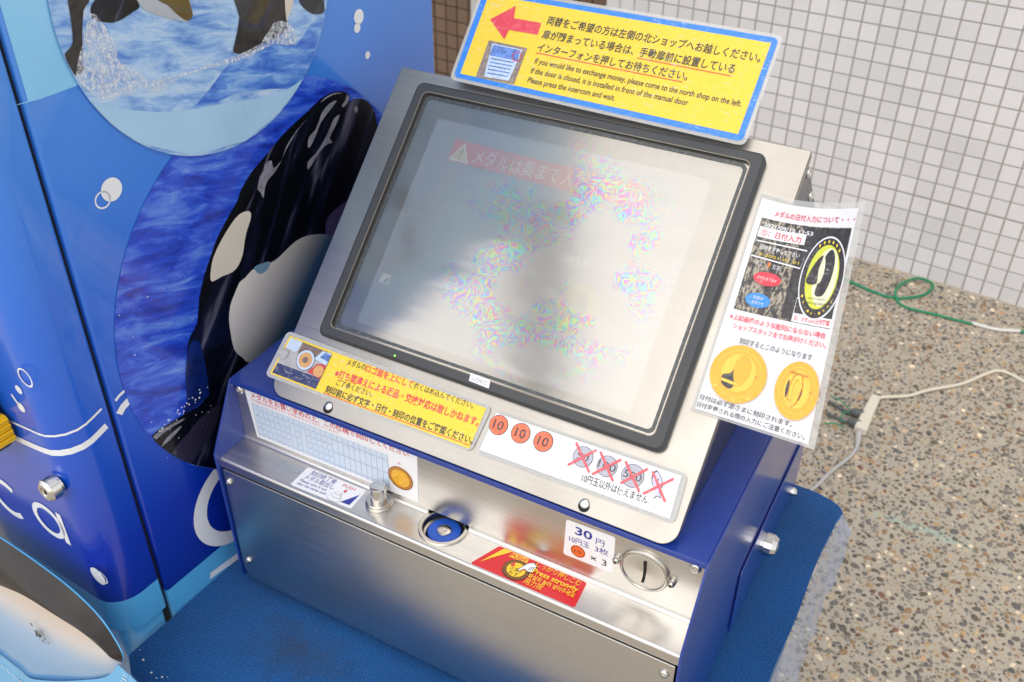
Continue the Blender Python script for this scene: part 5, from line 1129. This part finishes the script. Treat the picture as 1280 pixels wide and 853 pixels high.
# white strip: which coins
W_ = D['ws']; WS = lambda u, v, w=0: CP(u, v, .0014 + w)
t3 = laminated('coin_sign', 'white laminated sign with three orange coins and crossed out coins, below the screen', WS, [(.0195, .0170), (.2205, .0205), (.2175, .0660), (.0240, .0630)], .007, origin=CP(.12, .017, .001))
P = Print(WS, base=.0009); P.poly([(.0225, .0215), (.2150, .0235), (.2125, .0625), (.0255, .0600)], M_lwhite); P.done('paper', t3)
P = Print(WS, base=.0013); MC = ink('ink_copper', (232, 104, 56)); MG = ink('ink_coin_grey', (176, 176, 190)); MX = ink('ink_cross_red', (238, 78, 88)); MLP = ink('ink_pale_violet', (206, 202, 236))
def part(name, k=0): return Print(WS, base=.0013)
for c in W_['coins']:
    P = part('c'); P.poly(circle(c, .0098, 32), M_text); P.up(); P.poly(circle(c, .0092, 32), MC); P.up(); P.text('10', (c[0] - .0052, c[1] - .0042), (c[0] + .0052, c[1] - .0042), .0092, M_text, .01); P.done('orange_coin_picture', t3)
for c, s_, r_ in zip(W_['xc'], ('50', '100', '500'), (.0098, .0098, .0106)):
    P = part('c'); P.poly(circle(c, r_, 32), M_text); P.up(); P.poly(circle(c, r_ - .0005, 32), MG); P.up(); P.text(s_, (c[0] - .0035 * len(s_) * .8, c[1] - .0032), (c[0] + .0035 * len(s_) * .8, c[1] - .0032), .0074, M_text)
    if s_ == '50': P.ring(c, .0020, .0024, M_text, 14)
    P.done('grey_coin_picture', t3)
P = part('f'); f_ = smoothpoly([tuple(p) for p in W_['fish']], 2); P.poly(f_, M_text); P.up(); fc = (sum(p[0] for p in f_) / len(f_), sum(p[1] for p in f_) / len(f_)); P.poly([(fc[0] + (a - fc[0]) * .84, fc[1] + (b_ - fc[1]) * .92) for a, b_ in f_], MLP); P.up(); P.poly(circle((f_[2][0] - .0028, f_[2][1] - .002), .0007, 8), M_text); P.done('fish_picture', t3)
P = part('t')
for s_, a, b_, h, c in W_['text']: P.text(s_, a, b_, h * .84, M_text, .006)
P.done('lettering', t3)
for k in range(0, len(W_['xs']), 2):
    P = Print(WS, base=.0021)
    for j, (a, b_) in enumerate(W_['xs'][k:k + 2]): P.line(a, b_, .0021, MX); P.up()
    P.done('red_cross', t3)
# curling notice taped to the right edge
QN = [(.1996, .1211), (.3115, .1216), (.2864, .3486), (.1945, .3357)]
def NS(s_, t_, w=0):
    a = Vector(QN[0]).lerp(Vector(QN[1]), s_); b_ = Vector(QN[3]).lerp(Vector(QN[2]), s_); q = a.lerp(b_, t_); q.y -= .024 * s_ * (1 - s_) * t_ ** 2
    k = max(0, s_ - .12) / .88; h = .0022 + k ** 1.7 * (.006 + .030 * t_ ** 1.6)
    f = 1 - h / .86; fu, fv = .38, .02
    return CP(fu + (q.x - fu) * f, fv + (q.y - fv) * f, h + w)
t4 = thing('date_entry_notice', 'tall curling white laminated notice with two gold medals, taped to the right of the screen', 'sign', CP(.25, .12, 0))
P = Print(NS, base=0); fq = rrect(0, 0, 1, 1, .035, 5)
def sheet(P, x0, y0, x1, y1, m_, n=24, mm=30): P.grid([(x0, y0), (x1, y0), (x1, y1), (x0, y1)], m_, n, mm)
sheet(P, 0, 0, 1, 1, M_film); P.done('laminate', t4, smooth=True, sharp=180)
P = Print(NS, base=.0003); sheet(P, .035, .012, .945, .972, M_lwhite); P.done('paper', t4, smooth=True, sharp=180)
def stone_extra(t, b, coord, noise_):
    n = noise_(420, 4, (1, .5, .5)); cr = t.nodes.new('ShaderNodeValToRGB'); e = cr.color_ramp.elements; e[0].position = .42; e[0].color = (*lin((38, 34, 34)), 1); e[1].position = .62; e[1].color = (*lin((176, 164, 144)), 1)
    t.links.new(n, cr.inputs[0]); t.links.new(cr.outputs[0], b.inputs['Base Color'])
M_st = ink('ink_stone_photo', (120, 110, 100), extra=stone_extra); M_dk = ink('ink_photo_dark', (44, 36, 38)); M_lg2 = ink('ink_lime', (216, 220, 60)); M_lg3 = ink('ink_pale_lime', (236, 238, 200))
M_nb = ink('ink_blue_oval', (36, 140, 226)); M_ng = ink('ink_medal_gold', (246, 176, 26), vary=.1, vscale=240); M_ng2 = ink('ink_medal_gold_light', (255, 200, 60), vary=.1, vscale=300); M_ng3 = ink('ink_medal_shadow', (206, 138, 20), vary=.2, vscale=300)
P = Print(NS, base=.0006, step=.0002); sheet(P, .09, .466, .925, .888, M_st, 20, 16); P.up(); sheet(P, .50, .475, .924, .884, M_dk, 12, 12); sheet(P, .30, .47, .36, .86, M_dk, 3, 16); P.up()
P.done('stone_photo', t4, smooth=True, sharp=180)
P = Print(NS, base=.0012, step=.0002, cut=.05)
def tx(s_, x0, y0, x1, y1, h, m_, b_=.0):
    """text in sheet fractions, letters cut fine enough to follow the curl"""
    V, F = text_mesh(s_, b_)
    a0 = min(v[0] for v in V); a1 = max(v[0] for v in V); d = Vector((x1 - x0, y1 - y0)); k = h / .75
    P.g.add([P.fn(x0 + d.x * (v[0] - a0) / (a1 - a0), y0 + d.y * (v[0] - a0) / (a1 - a0) + v[1] * k, P.lay) for v in V], F, P.mi(m_))
tx('メダルの日付入力について・・・', .20, .907, .935, .910, .024, M_red, .012)
sheet(P, .10, .800, .545, .848, M_lwhite, 6, 2); P.path([(.11, .782), (.585, .776), (.562, .696), (.10, .712)], .006, M_lwhite); 
sheet(P, .60, .468, .925, .505, M_lwhite, 6, 2); P.path([(.60, .47), (.60, .569), (.922, .588), (.925, .47)], .006, M_lwhite)
tx('2021/09/12 12:53', .13, .852, .60, .846, .018, M_lwhite, .02); tx('日付を変更して下さい', .165, .752, .53, .742, .017, M_lwhite, .01); tx('＊2021 01 01', .16, .722, .54, .712, .013, M_lyel)
tx('人と　　文字', .16, .680, .39, .672, .018, M_lwhite); P.poly(circle((.285, .688), .013, 10), ink('ink_orange', (240, 120, 40)))
P.poly(circle((.303, .624), .125, 30, .030), M_red); P.poly(circle((.275, .5247), .110, 30, .032), M_nb); P.up()
tx('①：日付入力', .13, .812, .51, .808, .024, M_red, .02); tx('②：メダルの日付確認', .615, .476, .912, .478, .018, M_red, .02)
tx('日付を全て消す', .215, .620, .39, .616, .012, M_lwhite); tx('全部の', .225, .531, .32, .529, .012, M_lwhite); tx('文字けす', .225, .508, .335, .506, .012, M_lwhite)
LC = (.765, .668); E1 = lambda a, b_: circle(LC, a, 48, b_)
P.poly(E1(.185, .180), M_lwhite); P.up(); P.poly(E1(.175, .172), M_dk); P.up()
P.poly(circle((.765, .672), .135, 44, .138), M_lg2); P.up(); P.poly([(x, y) for x, y in circle((.79, .672), .098, 40, .124)], M_lg3); P.up()
P.poly(smoothpoly([(.735, .595), (.745, .660), (.735, .710), (.760, .765), (.800, .790), (.838, .760), (.848, .700), (.835, .640), (.800, .592)], 3), M_dk)
P.up(); P.poly(smoothpoly([(.640, .640), (.662, .700), (.705, .748), (.742, .760), (.722, .700), (.730, .640)], 3), M_dk); P.poly(smoothpoly([(.742, .762), (.768, .730), (.772, .680), (.750, .640), (.732, .690)], 3), M_lg3); P.up()
tx('PORT OF NAGOYA', .690, .572, .835, .574, .007, M_text); tx('PUBLIC AQUARIUM', .668, .552, .855, .554, .009, M_text)
for k, ch in enumerate('NAGOYA'):
    a = math.radians(120 - k * 14); P.poly(circle((LC[0] + .155 * math.cos(a), LC[1] + .155 * math.sin(a)), .008, 6), M_lyel)
for k, ch in enumerate('10·10·1992'):
    a = math.radians(215 + k * 12); x, y = LC[0] + .155 * math.cos(a), LC[1] + .155 * math.sin(a); tx(ch, x - .008, y - .005, x + .008, y - .005, .011, M_lyel)
tx('※上記画像のような配列にならない場合', .085, .421, .905, .424, .020, M_red, .016); tx('ショップスタッフまでお声がけください。', .135, .384, .925, .388, .020, M_red, .016)
tx('刻印するとこのようになります', .225, .328, .835, .328, .021, M_text, .008)
tx('日付は必ず逆さまに刻印されます。', .050, .0560, .80, .0555, .0185, M_text, .010); tx('日付変更される際の入力にご注意ください。', .045, .0230, .915, .0230, .0185, M_text, .010)
for (cx, cy, rx, ry, s_) in ((.292, .200, .232, .122, '1202·10·10'), (.775, .197, .172, .116, 'NAGOYA')):
    P.poly(circle((cx, cy), rx, 48, ry), M_ng); P.up(); P.path(circle((cx, cy), rx * .80, 40, ry * .80), .004, M_ng2, True); P.poly(circle((cx, cy + .004), rx * .60, 40, ry * .66), M_ng2); P.up()
    for k, ch in enumerate(s_):
        a = math.radians(222 + k * (96 / (len(s_) - 1))); x, y = cx + rx * .9 * math.cos(a), cy + ry * .9 * math.sin(a); tx(ch, x - .016, y - .007, x + .016, y - .006, .014, M_ng2, .01)
    P.poly(circle((cx + rx * .62, cy + ry * .04), .010, 12, .0055), M_ng3); P.up()
    if s_[0] == '1':
        P.poly(smoothpoly([(cx - .11, cy - .055), (cx - .12, cy - .02), (cx - .06, cy - .005), (cx - .04, cy + .02), (cx - .01, cy - .01), (cx + .0, cy - .035), (cx - .03, cy - .07)], 3), M_dk); P.up()
        P.poly(smoothpoly([(cx - .02, cy - .03), (cx - .045, cy + .03), (cx - .01, cy + .075), (cx + .05, cy + .075), (cx + .09, cy + .03), (cx + .07, cy - .02), (cx + .03, cy - .045)], 3), M_ng); P.up()
        P.poly([(cx - .12, cy - .045), (cx + .03, cy - .052), (cx + .03, cy - .040), (cx - .12, cy - .033)], M_ng2)
    else:
        for x in (-.075, .03): P.poly(smoothpoly([(cx + x, cy - .04), (cx + x - .012, cy), (cx + x, cy + .035), (cx + x + .014, cy)], 3), M_dk)
        P.up(); P.path([(cx - .045, cy - .045), (cx - .050, cy + .01), (cx - .03, cy + .05), (cx + .01, cy + .055), (cx + .03, cy + .02), (cx + .01, cy - .04), (cx - .02, cy - .06)], .030, M_ng3); P.up()
        P.path([(cx - .040, cy - .043), (cx - .045, cy + .01), (cx - .025, cy + .048), (cx + .008, cy + .053), (cx + .024, cy + .02), (cx + .008, cy - .038), (cx - .018, cy - .058)], .022, M_ng2); P.up()
        P.poly([(cx - .08, cy + .062), (cx + .06, cy + .058), (cx + .06, cy + .066), (cx - .08, cy + .070)], M_ng3)
P.done('lettering', t4)

# ---------------------------------------------------------------- cables on the paving
def tube(name, pts, r_, m_, label=None, cat=None, parent=None, z=None, n=8, k=4, kind=None, group=None):
    P3 = []
    for i, p in enumerate(pts): P3.append(Vector((p[0], p[1], p[2] if len(p) > 2 else (z if z is not None else r_ + .0012))))
    out = []; N = len(P3)
    for i in range(N - 1):
        p0, p1, p2, p3 = P3[max(0, i - 1)], P3[i], P3[i + 1], P3[min(N - 1, i + 2)]
        for j in range(k):
            t = j / k; out.append(.5 * ((2 * p1) + (p2 - p0) * t + (2 * p0 - 5 * p1 + 4 * p2 - p3) * t * t + (3 * p1 - p0 - 3 * p2 + p3) * t ** 3))
    out.append(P3[-1]); g = Geo(); V = []
    for i, p in enumerate(out):
        d = (out[min(i + 1, len(out) - 1)] - out[max(i - 1, 0)]).normalized(); s = d.cross(ZV); s = s.normalized() if s.length > 1e-4 else Vector((1, 0, 0)); u_ = s.cross(d)
        rr = r_(i / (len(out) - 1)) if callable(r_) else r_
        for a in range(n): V.append(p + s * rr * math.cos(2 * math.pi * a / n) + u_ * rr * math.sin(2 * math.pi * a / n))
    g.add(V, [(i * n + a, i * n + (a + 1) % n, (i + 1) * n + (a + 1) % n, (i + 1) * n + a) for i in range(len(out) - 1) for a in range(n)] + [tuple(range(n))[::-1], tuple((len(out) - 1) * n + a for a in range(n))])
    o = g.obj(name, m_, parent, smooth=True, sharp=60) if parent else g.obj(name, m_, None, smooth=True, sharp=60, origin=out[len(out) // 2])
    if label: tag(o, label, cat, group)
    return o
G_ = D['G']
M_green = mat('green_vinyl_wire', (18, 140, 96), rough=.4); M_wh = mat('white_tape', (226, 224, 218), rough=.5); M_cream = mat('cream_cord', (226, 218, 198), rough=.45); M_grey = mat('grey_cord', (96, 98, 98), rough=.5); M_pg = mat('pale_grey_cord', (188, 186, 184), rough=.45)
gw = thing('garden_wire', 'green coated wire making a loop on the paving at the foot of the tile wall', 'wire', (G_['green'][5][0], G_['green'][5][1], 0))
gp = [(p[0], p[1], .0045 + (.007 if 8 <= i <= 10 else 0)) for i, p in enumerate(G_['green'])]
tube('wire', gp, .0038, M_green, parent=gw); tube('white_tape_wrap', G_['white'], .0050, M_wh, parent=gw, z=.0055); tube('wire_end', G_['green2'], .0038, M_green, parent=gw)
ec = thing('extension_cord', 'cream extension cord with its flat socket lying on the paving', 'cord', (.29, 1.45, 0))
tube('cord', G_['cream'], .0042, M_cream, parent=ec)
a, b_ = Vector(G_['plug'][0]), Vector(G_['plug'][1]); d = (b_ - a); L_ = d.length; d.normalize(); n2 = Vector((-d.y, d.x))
PL = lambda s, c, h: Vector(((a + d * s + n2 * c).x, (a + d * s + n2 * c).y, h + .002))
g = Geo(); g.prism(quadround([(-.004, -.011), (L_ * .96, -.015), (L_ * .96, .015), (-.004, .011)], .006), 0, .022, PL); g.obj('socket', M_cream, ec, bevel=.004)
tube('tail_cord', [(*p, .010 if i == 0 else .006) for i, p in enumerate(G_['cord2'])], lambda t: .0085 - .0045 * min(1, t * 5), M_pg, 'pale grey power cord running from the cream socket to the engraving machine', 'cord')
for k, (nm, lb) in enumerate((('gray1', 'dark grey power cord and plug, the farther of two joined to the cream socket'), ('gray2', 'dark grey power cord and plug, the nearer of two joined to the cream socket'))):
    p_ = G_[nm]; t5 = thing('power_plug', lb, 'plug', (p_[2][0], p_[2][1], 0), 'grey plugs in the cream socket'); tube('cord', p_, .0042, M_grey, parent=t5, z=.008)
    e1 = Vector(p_[1]).lerp(Vector(p_[2]), .35); e2 = Vector(p_[2]) + (Vector(p_[2]) - Vector(p_[1])).normalized() * .008
    tube('plug_body', [(e1.x, e1.y, .012), (*((e1 + e2) / 2), .013), (e2.x, e2.y, .013)], lambda t: .006 + .006 * min(1, t * 2.5), M_grey, parent=t5)
for k, p_ in enumerate(G_['tie']): tube('wire_tie', [(*q, .013 + .006 * math.sin(i * 2.1)) for i, q in enumerate(p_)], .0017, M_green, ('thin green wire tie wound round the grey cords', 'short thin green wire end beside the nearer grey plug')[k], 'wire')

# ---------------------------------------------------------------- unseen overhead beams, added to put a grey band in the screen reflection
M_reflection_beam = mat('reflection_beam_grey', (186, 184, 180), rough=.5)
for x, w_, lb in ((-1.0, .11, 'unseen grey beam overhead, added for the screen reflection, nearer the vending machine'), (1.9, .13, 'unseen grey beam overhead, added for the screen reflection, beyond the table')):
    bmt = thing('reflection_beam', lb, 'beam', (x, -1.2, 3.0), 'unseen beams added for the screen reflection')
    g = Geo(); g.box((x - w_ / 2, -4.5, 3.0), (x + w_ / 2, 2.1, 3.02)); g.box((x - .012, -4.5, 3.0201), (x + .012, 2.1, 3.24)); g.box((x - w_ / 2, -4.5, 3.2401), (x + w_ / 2, 2.1, 3.26)); g.obj('reflection_girder', M_reflection_beam, bmt)
    for yy in (-4.4, 1.9):
        g = Geo(); g.box((x - .06, yy - .07, 0), (x + .06, yy + .07, 2.9999)); g.obj('reflection_beam_post', M_reflection_beam, bmt, bevel=.004)
